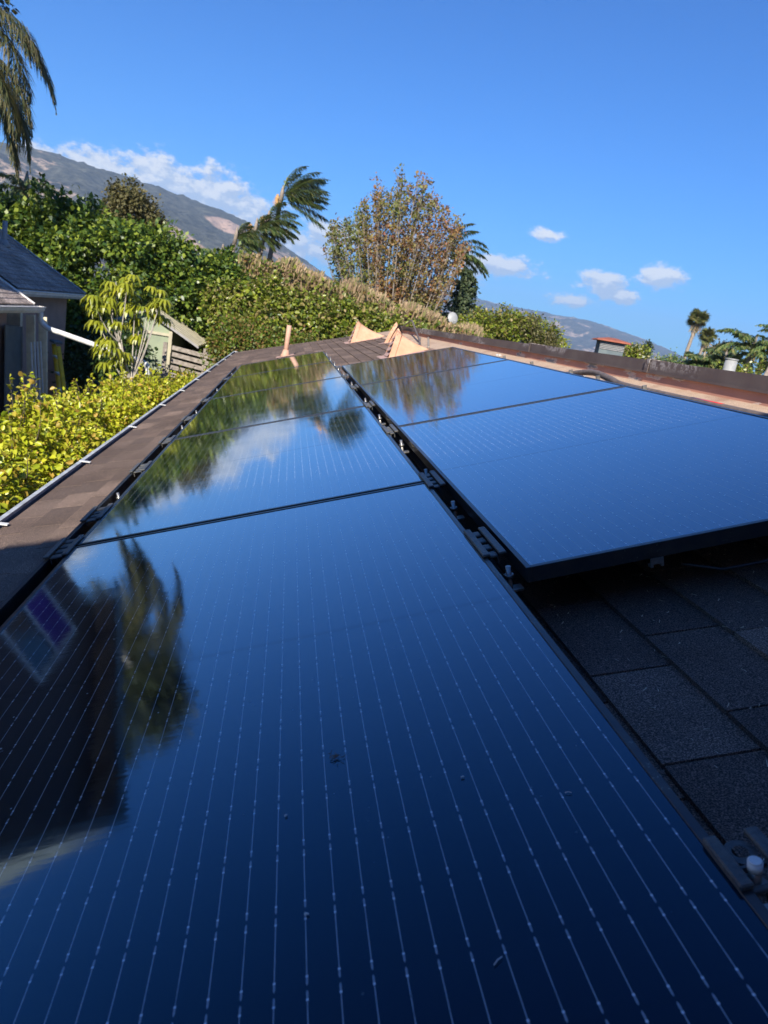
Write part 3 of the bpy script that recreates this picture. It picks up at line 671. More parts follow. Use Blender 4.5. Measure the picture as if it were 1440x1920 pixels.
# ------------------------------------------------------------------ roof vents, pipe, conduit
def louvre_vent(u_, v_, L_, hw, hh, label, rot=0.0):
    r_ = rooftop('roof_vent', u_, v_, RS); tag(r_, label, 'roof vent')
    r_.rotation_euler = (Matrix.Rotation(-A, 3, 'Y') @ Matrix.Rotation(rot, 3, 'Z')).to_euler()
    n = 18; mb = MB(); prof = []
    for k in range(n+1):
        th = PI*k/n; c_, s_ = math.cos(th), math.sin(th)
        yy = hw*c_; zz = hh*(1-abs(c_)**1.3)*(1 if 0 < k < n else 0)
        prof.append((yy, zz))
    rows = 10; grid = []
    for i in range(rows+1):
        f = i/rows; k_ = (1-f)
        grid.append([(-.015+f*L_+z*k_*.62*(1-f), y*k_, z*k_) for y, z in prof])
    for i in range(rows-0):
        for k in range(n): mb.quad(grid[i][k], grid[i+1][k], grid[i+1][k+1], grid[i][k+1], smooth=True)
    mb.build('hood', M_vent, r_)
    bm_ = bmesh.new(); me = r_.children[0].data; bm_.from_mesh(me); bmesh.ops.remove_doubles(bm_, verts=bm_.verts, dist=1e-5); bm_.to_mesh(me); bm_.free()
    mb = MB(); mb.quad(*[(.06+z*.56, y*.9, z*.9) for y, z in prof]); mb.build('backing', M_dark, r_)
    nl = 4
    for k in range(nl):
        z = hh*(0.10+0.80*k/nl); wv = hw*((1-min(.98,(z+.03)/hh))**(1/1.3))*0.92
        mb = MB(); sl_ = z*.62-.01; a0 = (sl_-.03, -wv, z-.012); a1 = (sl_-.03, wv, z-.012); b1 = (sl_+.04, wv, z+hh*.13); b0 = (sl_+.04, -wv, z+hh*.13)
        mb.quad(a0, a1, b1, b0); mb.quad((sl_-.03,-wv,z-.016), (sl_+.04,-wv,z+hh*.13-.004), (sl_+.04,wv,z+hh*.13-.004), (sl_-.03,wv,z-.016)); mb.quad(a0, (sl_-.03,-wv,z-.016), (sl_-.03,wv,z-.016), a1)
        mb.build('louvre', M_louv, r_)
    mb = MB(); mb.box(-.10, L_+.02, -hw-.05, hw+.05, .001, .004); mb.build('flashing', M_louv, r_)
    return r_
louvre_vent(1.67, 6.80, 0.50, 0.19, 0.275, 'salmon painted louvred roof vent right behind the right column of panels')
louvre_vent(1.58, 10.95, 0.62, 0.24, 0.33, 'salmon painted louvred roof vent farther back, left of the other vents')
louvre_vent(2.08, 9.3, 0.34, 0.15, 0.27, 'salmon louvred roof vent turned sideways, half hidden behind the nearest vent', rot=R(-60))
vp = empty('vent_pipe', P(.49, 10.13, RS)); tag(vp, 'salmon painted plumbing vent pipe standing on the shingles behind the left column', 'pipe')
mb = MB(); mb.tube([(0,0,-.03),(.005,0,.47)], .036, 14); mb.build('stack', M_pipe, vp)
mb = MB(); mb.tube([(0,0,-.01),(0,0,.03),(0,0,.10)], [.085,.06,.042], 14); o = mb.build('flashing_boot', M_pipe, vp)
mb = MB(); mb.box(-.14,.14,-.14,.14,0.0,.004); o = mb.build('flashing', M_louv, vp); o.rotation_euler = ROOFROT; o.location = (0,0,.004)

cn = rooftop('conduit', 2.2, 3, 0); tag(cn, 'brown weathered conduit bending along the upper edge of the right column of panels', 'conduit')
def cp(u_, v_, n_=-.07): return (u_-2.2, v_-3, n_)
path = [cp(2.12,-1.5,-.03), cp(2.12,.8,-.03), cp(2.13,1.4,-.035), cp(2.15,1.9,-.04), cp(2.18,2.1,-.035), cp(2.21,2.35,-.03), cp(2.21,2.55,-.045), cp(2.17,2.85,-.08), cp(2.12,3.2,-.098)]
def smooth_path(p, k=4):
    p = [Vector(q) for q in p]; out = []
    for i in range(len(p)-1):
        a0 = p[max(i-1,0)]; a1 = p[i]; a2 = p[i+1]; a3 = p[min(i+2,len(p)-1)]
        for j in range(k):
            t_ = j/k; out.append(0.5*((2*a1)+(a2-a0)*t_+(2*a0-5*a1+4*a2-a3)*t_*t_+(3*a1-3*a2+a3-a0)*t_**3))
    out.append(p[-1]); return out
mb = MB(); mb.tube(smooth_path(path), .0165, 12); mb.build('pipe_run', M_conduit, cn)
mb = MB(); mb.tube(smooth_path([cp(2.10,2.0,-.10), cp(2.11,2.6,-.095), cp(2.13,3.4,-.10), cp(2.2,3.75,-.095), cp(2.27,4.0,-.10), cp(2.3,4.4,-.11)]), .010, 10); mb.build('thin_pipe', M_conduit, cn)
mb = MB(); mb.tube([cp(2.1235,1.06,-.0318), cp(2.128,1.27,-.0338)], .0176, 12); mb.build('red_tape', M_red, cn)
for v_ in (0.4, 1.62, 2.1, 2.45, 3.1, 3.7):
    mb = MB(); u_ = 2.12; mb.box(u_-2.2-.012, u_-2.2+.03, v_-3-.012, v_-3+.012, RS+.005, -.05, bev=.002); mb.box(u_-2.2-.014, u_-2.2+.005, v_-3-.004, v_-3+.004, -.0498, -.005)
    mb.build('support_clip', M_steel, cn)
c2 = rooftop('conduit', 2.35, 8, 0); tag(c2, 'thin brown pipe running from the far vents to the end of the parapet', 'conduit')
mb = MB(); mb.tube(smooth_path([(-.25,-.9,-.10),(-.1,.0,-.08),(.0,.8,.0),(.1,1.6,.10),(.13,2.2,.06),(.12,3.0,-.05)]), .013, 8); mb.build('pipe_run', M_conduit, c2)
# black trim along the upper edge of the right column
for i, v_ in enumerate(rowsR):
    r_ = rooftop('edge_trim', UR+PW+.004, v_, 0.0); mb = MB(); mb.box(0, .005, .004, 1.711, -.05, -.002, bev=.001); mb.box(.0052, .018, .004, 1.711, -.03, -.026); mb.build('trim_profile', M_skirt, r_)
    tag(r_, 'black metal edge trim along the upper side of ' + ['the nearest', 'the middle', 'the farthest'][i] + ' right-hand panel', 'panel trim', 'edge trims on the upper side of the right column')
# black battens lying behind the near vent
for i, (a_, b_, lb) in enumerate((((2.05,7.0),(2.42,8.9),'dark wooden batten lying on the shingles behind the near vent, closest to the panels'), ((2.18,7.0),(2.48,8.6),'dark wooden batten lying on the shingles along the foot of the bleached strip'))):
    r_ = rooftop('batten', a_[0], a_[1], RS); d = math.atan2(b_[1]-a_[1], b_[0]-a_[0]); L_ = math.hypot(b_[1]-a_[1], b_[0]-a_[0])
    mb = MB(); mb.box(0, L_, -.012, .012, .004, .024, M=Matrix.Rotation(d, 4, 'Z'), bev=.003); mb.build('strip', M_oldwood, r_); tag(r_, lb, 'wood strip')
# pale sealant flakes on the bleached strip
def flake(u_, v_, sx, sy, lb, seed):
    q = random.Random(seed); r_ = MB(); n = 11; ring = []
    for k in range(n):
        th = 2*PI*k/n; rr_ = q.uniform(.6, 1.1); ring.append((sx*rr_*math.cos(th), sy*rr_*math.sin(th), .006+q.uniform(0,.008)))
    r_.quad(*ring); 
    for k in range(n): a0 = ring[k]; a1 = ring[(k+1)%n]; r_.quad((a0[0],a0[1],.0), (a1[0],a1[1],.0), a1, a0)
    o = r_.build('sealant_flake', M_fleck); o.location = P(u_, v_, RS+.005); o.rotation_euler = ROOFROT; tag(o, lb, 'flake', 'white sealant scraps on the upper roof strip')
fl = [(2.27,1.86,.022,.05,'curled white scrap on the bleached strip above the conduit clip'),(2.30,1.42,.02,.05,'white scrap on the bleached strip just before the red tape'),
      (2.30,1.05,.02,.05,'white scrap on the bleached strip just in front of the red tape'),(2.36,3.0,.05,.12,'large pale scrap at the panel edge near the seam of the right column'),
      (2.26,3.35,.03,.09,'pale scrap beside the thin pipe at the middle right-hand panel'),(2.24,3.9,.03,.10,'long pale scrap under the bend of the thin pipe'),
      (2.36,2.0,.012,.03,'tiny white scrap on the bleached strip near the parapet'),(2.4,4.9,.025,.06,'white scrap beside the far right-hand panel')]
for i, f_ in enumerate(fl): flake(f_[0], f_[1], f_[2], f_[3], f_[4], i)
# dry debris on the nearest panel
def pt_on_glass(u_, v_, n_=.001): return P(u_, v_, n_)
db = empty('debris_clump', pt_on_glass(.661,-.515), ROOFROT); tag(db, 'tiny clump of dry plant debris on the nearest solar panel', 'debris')
mb = MB(); q = random.Random(2)
for k in range(26):
    a0 = Vector((q.gauss(0,.0035), q.gauss(0,.003), q.uniform(0,.003))); mb.tube([a0, a0+Vector((q.gauss(0,.003), q.gauss(0,.003), q.uniform(0,.002)))], .00035, 4)
mb.build('fibres', M_debris, db)
for i, (u_, v_, L_, lb) in enumerate([(.80,-.60,.0035,'tiny pale seed on the nearest panel, right of the debris clump'), (.775,-.83,.010,'thin pale straw near the bottom edge of the photo'), (.60,-.60,.003,'tiny pale seed just below the debris clump'),
                        (.19,-.33,.004,'bright white speck on the mirrored dark wall'), (.90,-.66,.007,'short curved straw on the nearest panel close to its right edge'), (.62,-.74,.004,'tiny hooked seed near the bottom of the nearest panel')]):
    mb = MB(); th = q.uniform(-.6,.6); mb.tube([(-L_/2*math.cos(th),-L_/2*math.sin(th),.0008),(0,.0006,.0014),(L_/2*math.cos(th),L_/2*math.sin(th),.0008)], .00045 if L_ > .006 else .0009, 6)
    o = mb.build('seed', M_fleck); o.location = pt_on_glass(u_, v_, .0005); o.rotation_euler = ROOFROT; tag(o, lb, 'debris')
# grit and straw bits scattered on the near shingles
V = []; F = []
for k in range(420):
    u_ = q.uniform(1.1, 2.2); v_ = q.uniform(-.8, .6); L_ = q.uniform(.003,.012); th = q.uniform(0, PI); w_ = q.uniform(.0003,.0007)
    c_ = Vector((u_, v_, RS+.004)); d = Vector((math.cos(th), math.sin(th), 0))*L_*.5; e = Vector((-math.sin(th), math.cos(th), 0))*w_; b0 = len(V)
    V += [c_-d-e, c_+d-e, c_+d+e+Vector((0,0,.002)), c_-d+e]; F.append((b0,b0+1,b0+2,b0+3))
o = np_mesh('straw_litter', [tuple(x) for x in V], F, M_board); o.rotation_euler = ROOFROT; tag(o, 'fine straw and plant litter scattered on the dark shingles', 'litter', kind='stuff')

# ------------------------------------------------------------------ neighbour's house on the left
nh = empty('neighbour_house', (-6.5, 10, GZ)); tag(nh, "neighbour's taupe stucco house with grey shingle roof and white gutters on the left", 'house')
ninv = Matrix.Translation(-nh.location)
def nb(mb, name, mat, par_=None):
    o = mb.build(name, mat)
    if par_ is None: o.parent = nh; o.matrix_parent_inverse = ninv
    else: o.parent = par_
    return o
def shingled_plane(mb, X0, Z0, X1, Z1, Y0, Y1, course=0.14, tab=0.26, seed=1):
    """shingle courses on a plane rising from (X0,Z0) to (X1,Z1), Y0..Y1"""
    q = random.Random(seed); L_ = math.hypot(X1-X0, Z1-Z0); dx, dz = (X1-X0)/L_, (Z1-Z0)/L_; nx, nz = (-dz*math.copysign(1,dx), abs(dx))
    n = int(L_/course)
    for i in range(n+1):
        s0 = i*course; s1 = min(s0+course+.02, L_); y = Y0-q.random()*tab
        while y < Y1:
            w_ = tab*q.uniform(.7,1.2); a0 = max(y+.003, Y0); a1 = min(y+w_-.003, Y1); y += w_
            if a1-a0 < .01: continue
            def pt(s_, yy, h): return (X0+dx*s_+nx*h, yy, Z0+dz*s_+nz*h)
            A_, B_, C_, D_ = pt(s0,a0,.012), pt(s0,a1,.012), pt(s1,a1,.001), pt(s1,a0,.001)
            b0 = len(mb.v); mb.v += [A_, B_, C_, D_, pt(s0,a0,-.004), pt(s0,a1,-.004)]
            mb.f += [(b0,b0+1,b0+2,b0+3), (b0+4,b0+5,b0+1,b0)]; mb.sm += [False, False]
def kgutter(name, X, Z, Y0, Y1, par_=None):
    mb = MB(); pr = [(0,0),(0,-.11),(.07,-.11),(.105,-.06),(.105,-.025),(.125,-.015),(.125,0),(.10,0),(.10,-.02),(.0065,-.09)]
    for i in range(len(pr)):
        a0, a1 = pr[i], pr[(i+1)%len(pr)]
        mb.quad((X+a0[0],Y0,Z+a0[1]), (X+a1[0],Y0,Z+a1[1]), (X+a1[0],Y1,Z+a1[1]), (X+a0[0],Y1,Z+a0[1]))
    for yy in (Y0, Y1): mb.quad(*[(X+x, yy, Z+z) for x, z in pr[:7]])
    return nb(mb, name, M_ngutter, par_)
slope = 0.57
# far section
mb = MB(); shingled_plane(mb, -4.40, 0.31, -6.60, 0.31+2.2*slope, 13.0, 17.35, seed=3)
mb.quad((-4.4,13.0,.29), (-4.4,17.32,.29), (-6.6,17.32,.29+2.2*slope), (-6.6,13.0,.29+2.2*slope))
mb.quad((-6.6,13.0,.31+2.2*slope), (-6.6,17.35,.31+2.2*slope), (-8.8,17.35,.31), (-8.8,13.0,.31)); nb(mb, 'roof', M_nshingle)
mb = MB()
for i in range(17):
    x = -4.42-i*.128; z = .335+(-x-4.4)*slope; mb.box(-.075,.075,-.07,.07,-.004,.012, M=Matrix.Translation((x,17.33,z)) @ Matrix.Rotation(math.atan(slope), 4, 'Y'))
nb(mb, 'rake_cap', M_siding)
kgutter('gutter', -4.39, .285, 12.95, 17.36)
mb = MB(); mb.box(-9.0, -4.72, 13.3, 17.15, GZ, .22); mb.quad((-4.72,17.16,.22), (-6.6,17.16,1.4), (-9.0,17.16,.1)); nb(mb, 'wall', M_taupe)
mb = MB(); mb.box(-4.68, -4.44, 13.32, 13.44, GZ, .2); nb(mb, 'corner_board', M_board)
# near section, its eave a step lower and farther out
mb = MB(); shingled_plane(mb, -4.02, 0.08, -6.7, 0.08+2.68*slope, 3.5, 12.72, seed=4)
mb.quad((-4.02,3.5,.06), (-4.02,12.7,.06), (-6.7,12.7,.06+2.68*slope), (-6.7,3.5,.06+2.68*slope)); nb(mb, 'roof', M_nshingle)
mb = MB(); L_ = math.hypot(2.68, 2.68*slope); mb.box(0, L_, -.02, .02, -.05, .03, M=Matrix.Translation((-4.02,12.745,.08)) @ Matrix.Rotation(PI, 4, 'Z') @ Matrix.Rotation(-math.atan(slope), 4, 'Y')); nb(mb, 'rake_flashing', M_ngutter)
g2 = kgutter('gutter', -4.01, .055, 3.4, 12.98)
mb = MB(); mb.box(-9.0, -4.42, 3.6, 12.6, GZ, -.02); nb(mb, 'wall', M_taupe)
# upper storey with its gable and bedroom window (seen mirrored in the nearest panel)
mb = MB(); X0 = -6.5
gp = [(14.9,GZ),(14.9,3.60),(9.7,5.70),(5.0,2.60),(5.0,GZ)]
mb.quad(*[(X0,y,z) for y,z in gp]); mb.quad(*[(-12.5,y,z) for y,z in gp][::-1])
for i in range(len(gp)): a0, a1 = gp[i], gp[(i+1)%len(gp)]; mb.quad((X0,*a0), (-12.5,*a0), (-12.5,*a1), (X0,*a1))
nb(mb, 'gable_wall', M_gable)
mb = MB()
for (ya, za), (yb, zb) in (((15.35,3.42),(9.7,5.86)), ((4.5,2.32),(9.7,5.86))):
    q4 = [(-5.9,ya,za),(-5.9,yb,zb),(-13,yb,zb),(-13,ya,za)]; lo = [(x,y,z-.10) for x,y,z in q4]
    mb.quad(*q4); mb.quad(*lo[::-1])
    for i in range(4): mb.quad(lo[i], lo[(i+1)%4], q4[(i+1)%4], q4[i])
nb(mb, 'gable_roof', M_nshingle)
mb = MB()
for (ya, za), (yb, zb) in (((15.38,3.40),(9.7,5.86)), ((4.45,2.30),(9.7,5.86))):
    q4 = [(-5.885,ya,za-.22),(-5.885,yb,zb-.22),(-5.885,yb,zb+.04),(-5.885,ya,za+.04)]; mb.quad(*q4); mb.quad(*[(x-.03,y,z) for x,y,z in q4][::-1])
    for i in range(4): a0, a1 = q4[i], q4[(i+1)%4]; mb.quad(a0, a1, (a1[0]-.03,a1[1],a1[2]), (a0[0]-.03,a0[1],a0[2]))
nb(mb, 'barge_board', M_sheet)
mb = MB(); wy0, wy1, wz0, wz1 = 11.3, 13.4, 2.15, 3.28; t_ = .10
mb.box(-6.5,-6.44,wy0-t_,wy1+t_,wz1,wz1+t_); mb.box(-6.5,-6.44,wy0-t_,wy1+t_,wz0-t_,wz0); mb.box(-6.5,-6.44,wy0-t_,wy0,wz0+.001,wz1-.001); mb.box(-6.5,-6.44,wy1,wy1+t_,wz0+.001,wz1-.001); mb.box(-6.5,-6.44,12.3,12.4,wz0+.001,wz1-.001)
win = nb(mb, 'window', M_trim)
mb = MB(); mb.box(-6.499,-6.48,wy0+.001,12.299,wz0+.001,wz1-.001); nb(mb, 'pane', M_glassdk, win)
mb = MB(); mb.box(-6.499,-6.48,12.401,wy1-.001,wz0+.001,wz1-.001); nb(mb, 'curtained_pane', M_purple, win)
mb = MB(); mb.tube([(0,0,-.1),(0,0,.50)], .05, 12)
p_ = bearing(-19.75, 1.9, 16.0); o = nb(mb, 'vent_stack', M_siding); o.location = (-5.72, 16.0, 0.31+(5.72-4.4)*slope)
mb = MB(); mb.tube([(0,0,-.05),(0,0,.10)], [.13,.055], 12); o = nb(mb, 'vent_flashing', M_siding); o.location = (-5.72, 16.0, 0.33+(5.72-4.4)*slope)
# downspout crossing the alley
mb = MB(); e0 = Vector((-3.94,12.86,-.05)); e1 = Vector((-3.93,12.86,-.20)); e2 = Vector((-3.80,12.86,-.31)); e3 = Vector((-2.20,12.75,-.62)); e4 = Vector((-2.03,12.74,-.67)); e5 = Vector((-1.97,12.74,-.80)); e6 = Vector((-1.97,12.74,-1.05))
mb.tube(smooth_path([e0,e1,e2,e2+(e3-e2)*.15,e2+(e3-e2)*.5,e2+(e3-e2)*.9,e3,e4,e5,e6], 5), .048, 12)
ds = nb(mb, 'downspout', M_white)
mb = MB(); mb.tube([(-1.97,12.74,-1.03),(-1.97,12.74,-3.0)], .055, 12); nb(mb, 'drain_pipe', M_conduit)

# things leaning in the alley
def leaning(name, label, cat, base, top, w_, th, mat, group=None):
    base = Vector(base); top = Vector(top); d = (top-base); L_ = d.length; zq = d.normalized(); x_ = Vector((1,0,0)) if abs(zq.x) < .9 else Vector((0,1,0))
    y_ = zq.cross(x_).normalized(); x_ = y_.cross(zq).normalized(); M_ = Matrix((x_, y_, zq)).transposed().to_4x4()
    r_ = empty(name, base); r_.rotation_euler = M_.to_euler()
    tag(r_, label, cat, group); return r_, L_
r_, L_ = leaning('sheet_panel', 'grey-green sheet of board leaning against the taupe wall', 'board', (-4.22,12.6,GZ), (-4.34,12.75,-.35), .5, .02, M_sheet)
mb = MB(); mb.box(-.012,.012,-.45,.35,0,L_, bev=.003); mb.build('sheet', M_sheet, r_); mb = MB(); mb.box(-.02,.02,.352,.40,0,L_); mb.build('edge_batten', M_siding, r_)
for i, (yb, yt, lb) in enumerate(((13.15,13.45,'raw timber plank leaning on the wall next to the yellow ladder'), (12.95,13.2,'raw timber plank leaning between the grey-green sheet and the other plank'))):
    r_, L_ = leaning('timber_plank', lb, 'plank', (-3.86+.02*i-.16*i,yb,GZ), (-4.08-.14*i,yt,-.16+.02*i), .1, .03, M_board, 'planks leaning in the alley')
    mb = MB(); mb.box(-.075,.075,-.03,.03,0,L_, bev=.003); mb.build('plank', M_board, r_)
for i in range(4):
    r_, L_ = leaning('white_trim_strip', ['white trim strip leaning nearest the grey-green sheet','second white trim strip leaning in the alley, beside the first','third white trim strip leaning in front of the planks','white trim strip leaning closest to the yellow ladder'][i], 'trim strip', (-3.88,12.55+.17*i,-1.75), (-4.05,12.75+.17*i,-.60), .03, .02, M_white, 'white strips leaning in the alley')
    mb = MB(); mb.box(-.01,.01,-.018,.018,0,L_); mb.build('strip', M_white, r_)
ld = empty('ladder', (-3.55, 13.9, GZ)); ld.rotation_euler = (0, 0, R(28)); tag(ld, 'yellow fibreglass stepladder folded and leaning on the wall behind the planks', 'ladder')
top = Vector((-.40, .0, 2.38))
for side, yy in ((0, -.27), (1, .27)):
    mb = MB(); mb.tube([(0, yy*1.15, 0), (top.x, yy*.75, top.z)], .052, 4); mb.build('rail', M_yellow, ld)
for k in range(7):
    f = (k+.7)/7.4; mb = MB(); c_ = top*f; mb.box(c_.x-.05, c_.x+.04, -.27+.05*f, .27-.05*f, c_.z-.014, c_.z+.014); mb.build('rung', M_white, ld)
mb = MB(); mb.box(top.x-.08, top.x+.08, -.2, .2, top.z+.04, top.z+.09, bev=.01); mb.build('top_cap', M_sheet, ld)
po = MB(); po.tube([(0,0,0),(.03,0,2.62)], .03, 10); o = po.build('pole', M_brownpole); o.location = (-2.50, 12.9, GZ); tag(o, 'slim rusty brown pole standing beneath the white downspout', 'pole')

# ------------------------------------------------------------------ green shed
sh = empty('garden_shed', (-3.4, 19, GZ)); tag(sh, 'pale green gabled shed with cream roof between the house and the hedge', 'shed')
def shp(mb, n_, mt_): o = mb.build(n_, mt_); o.parent = sh; o.matrix_parent_inverse = Matrix.Translation(-sh.location); return o
SX0, SXA, SX1 = -4.35, -3.22, -2.55; ZA, Z0_, Z1_ = .12, -.42, -.27
mb = MB(); pr = [(SX0,GZ),(SX1,GZ),(SX1,-.30),(SXA,.06),(SX0,-.44)]
mb.quad(*[(x,19.0,z) for x,z in pr]); mb.quad(*[(x,22.0,z) for x,z in pr][::-1])
for i in range(5): a0, a1 = pr[i], pr[(i+1)%5]; mb.quad((a0[0],19.0,a0[1]), (a0[0],22.0,a0[1]), (a1[0],22.0,a1[1]), (a1[0],19.0,a1[1]))
shp(mb, 'wall', M_shed)
mb = MB()
for (xa, za), (xb, zb) in (((SXA,.14),(-1.82,-.60)), ((SX0-.12,-.45),(SXA,.14))):
    n_ = 16
    for j in range(n_):
        ya = 18.85+3.3*j/n_; yb = 18.85+3.3*(j+1)/n_; h = .012 if j % 2 else 0
        q4 = [(xa,ya,za+h),(xb,ya,zb+h),(xb,yb,zb+h),(xa,yb,za+h)]; lo = [(x,y,z-.05-h) for x,y,z in q4]
        mb.quad(*q4); mb.quad(*lo[::-1])
        for i in range(4): mb.quad(lo[i], lo[(i+1)%4], q4[(i+1)%4], q4[i])
shp(mb, 'roof', M_shedroof)
mb = MB(); L_ = math.hypot(1.4,.74)
mb.quad((SXA,18.83,.15),(-1.80,18.83,-.60),(-1.80,18.83,-.66),(SXA,18.83,.08)); mb.quad((SX0-.12,18.83,-.45),(SXA,18.83,.15),(SXA,18.83,.08),(SX0-.12,18.83,-.52))
shp(mb, 'barge_board', M_siding)
mb = MB(); mb.box(SX0, SX1+.02, 18.955, 18.998, -.47, -.40); mb.box(SX1-.06, SX1+.03, 18.94, 18.9545, GZ, -.33); shp(mb, 'trim', M_shedroof)
# lattice fence beside it
fn = empty('lattice_fence', (-2.15, 18.4, GZ)); tag(fn, 'weathered grey timber fence panel of loose slats beside the green shed', 'fence')
for i in range(9):
    mb = MB(); z = .95+i*.17; mb.box(-.42-.01*i, .55+.02*i, -.015, .015, z-.055, z+.055, M=Matrix.Rotation(R(rng.uniform(2,7)), 4, 'Y')); mb.build('slat', M_oldwood, fn)
for x in (-.45, .58): mb = MB(); mb.box(x-.05, x+.05, .02, .12, 0, 2.45); mb.build('post', M_oldwood, fn)

# ------------------------------------------------------------------ vegetation
def leaf_template(kind):
    if kind == 'oval':  return np.array([(0,0,0),(.34,.30,.16),(.30,.70,.10),(0,1,-.16),(-.30,.70,.10),(-.34,.30,.16)]), np.array([(0,1,2,3),(0,3,4,5)])
    if kind == 'blade': return np.array([(-.09,0,0),(.09,0,0),(.05,1,.1),(-.05,1,.1)]), np.array([(0,1,2,3)])
    return np.array([(0,0,0),(.35,.45,.08),(0,1,-.04),(-.35,.45,.08)]), np.array([(0,1,2,3)])
def leaves_mesh(name, pos, out, size, mat, parent=None, kind='diamond', rs=None, droop=0.3, spread=1.0):
    """one mesh of separate leaves: pos (n,3), outward direction (n,3)"""
    rs = rs or np.random.RandomState(1); n = len(pos); tv, tf = leaf_template(kind)
    d = out+rs.normal(0, .75*spread, (n,3)); d[:,2] -= droop; d /= np.linalg.norm(d, axis=1)[:,None]+1e-9
    up = out*0.9+rs.normal(0, .55*spread, (n,3)); up[:,2] += .7
    x = np.cross(d, up); x /= np.linalg.norm(x, axis=1)[:,None]+1e-9; z = np.cross(x, d)
    s = size*rs.uniform(.45, 1.4, n); tvs = tv[None]*s[:,None,None]
    V = pos[:,None]+tvs[:,:,0:1]*x[:,None]+tvs[:,:,1:2]*d[:,None]+tvs[:,:,2:3]*z[:,None]
    F = (tf[None]+(np.arange(n)*len(tv))[:,None,None]).reshape(-1, tf.shape[1])
    return np_mesh(name, V.reshape(-1,3), F, mat, parent)
def clumps(ells, nbunch, per, bunch, rs, inner=0.12, zmin=None, skip=0.0):
    """points in leaf bunches spread over the skins of ellipsoids"""
    w_ = np.array([(e[3]*e[4]+e[4]*e[5]+e[3]*e[5]) for e in ells]); w_ = w_/w_.sum(); P_ = []; O_ = []
    for e, ww in zip(ells, w_):
        nb_ = max(4, int(nbunch*ww)); c = np.array(e[:3]); r_ = np.array(e[3:6])
        d = rs.normal(0, 1, (nb_,3)); d[:,1] = -np.abs(d[:,1])*rs.choice([1,1,1,-1], nb_); d[:,2] += .25; d /= np.linalg.norm(d, axis=1)[:,None]
        k = 1-np.abs(rs.normal(0, inner, nb_)); bump = 1+.16*np.sin(d[:,0]*7+e[0])*np.cos(d[:,2]*6+e[1])
        b_ = c+d*r_*(k*bump)[:,None]
        m_ = np.clip(rs.poisson(per, nb_), 3, None)
        idx = np.repeat(np.arange(nb_), m_)
        off = rs.normal(0, 1, (len(idx),3))*bunch; p = b_[idx]+off
        o = d[idx]*.7+off/(bunch*2.2)
        P_.append(p); O_.append(o)
    P_ = np.concatenate(P_); O_ = np.concatenate(O_)
    if zmin is not None: kq = P_[:,2] > zmin; P_ = P_[kq]; O_ = O_[kq]
    return P_, O_
def lumpy(ells, n, rs, lo=.26, hi=.42, keep=.72):
    out = [(e[0], e[1]+.15, e[2], e[3]*keep, e[4]*keep, e[5]*keep) for e in ells]
    for e in ells:
        for _ in range(n):
            d = rs.normal(0, 1, 3); d[1] = -abs(d[1]); d[2] = d[2]+.2; d /= np.linalg.norm(d); k = rs.uniform(lo, hi); q_ = 1-k*.75
            out.append((e[0]+d[0]*e[3]*q_, e[1]+d[1]*e[4]*q_, e[2]+d[2]*e[5]*q_, e[3]*k, e[4]*k, e[5]*k*rs.uniform(.7,1.2)))
    return out
def stems(ells, base, rs, n, mat, parent, r0=.05, name='trunk'):
    mb = MB(); base = Vector(base)
    for k in range(n):
        e = ells[rs.randint(len(ells))]; tgt = Vector((e[0]+rs.uniform(-.5,.5)*e[3], e[1]+rs.uniform(-.5,.5)*e[4], e[2]+rs.uniform(-.2,.6)*e[5]))
        s_ = base+Vector((rs.uniform(-.15,.15), rs.uniform(-.15,.15), 0)); mid = (s_+tgt)*.5+Vector((rs.uniform(-.2,.2), rs.uniform(-.2,.2), rs.uniform(0,.3)))
        mb.tube(smooth_path([s_, mid, tgt], 5), list(np.linspace(r0, r0*.25, 11)), 6, caps=False)
    return mb.build(name, mat, parent)
def plant(name, label, cat, ells, leaf, size, nbunch, per, bunch, seed, group=None, kind='diamond', bark=None, nst=4, r0=.05, crown='foliage', zmin=GZ, inner=.12, base=None, droop=.3, lumps=8):
    rs = np.random.RandomState(seed); e0_ = ells; ells = lumpy(ells, lumps, rs) if lumps else ells; c = np.mean(np.array(ells)[:, :2], axis=0)
    b_ = base or (c[0], c[1], GZ); r_ = empty(name, b_); tag(r_, label, cat, group)
    p, o = clumps(ells, nbunch, per, bunch, rs, inner, zmin); p = p-np.array(b_)
    leaves_mesh(crown, p, o, size, leaf, r_, kind, rs, droop)
    if nst:
        le = [(e[0]-b_[0], e[1]-b_[1], e[2]-b_[2], e[3], e[4], e[5]) for e in e0_]
        stems(le, (0,0,0), rs, nst, bark or M_dkbark, r_, r0, 'trunk' if nst < 4 else 'stems')
    return r_
def ell(az_, el_, Y, rx, ry, rz): p = bearing(az_, el_, Y); return (p.x, p.y, p.z, rx, ry, rz)

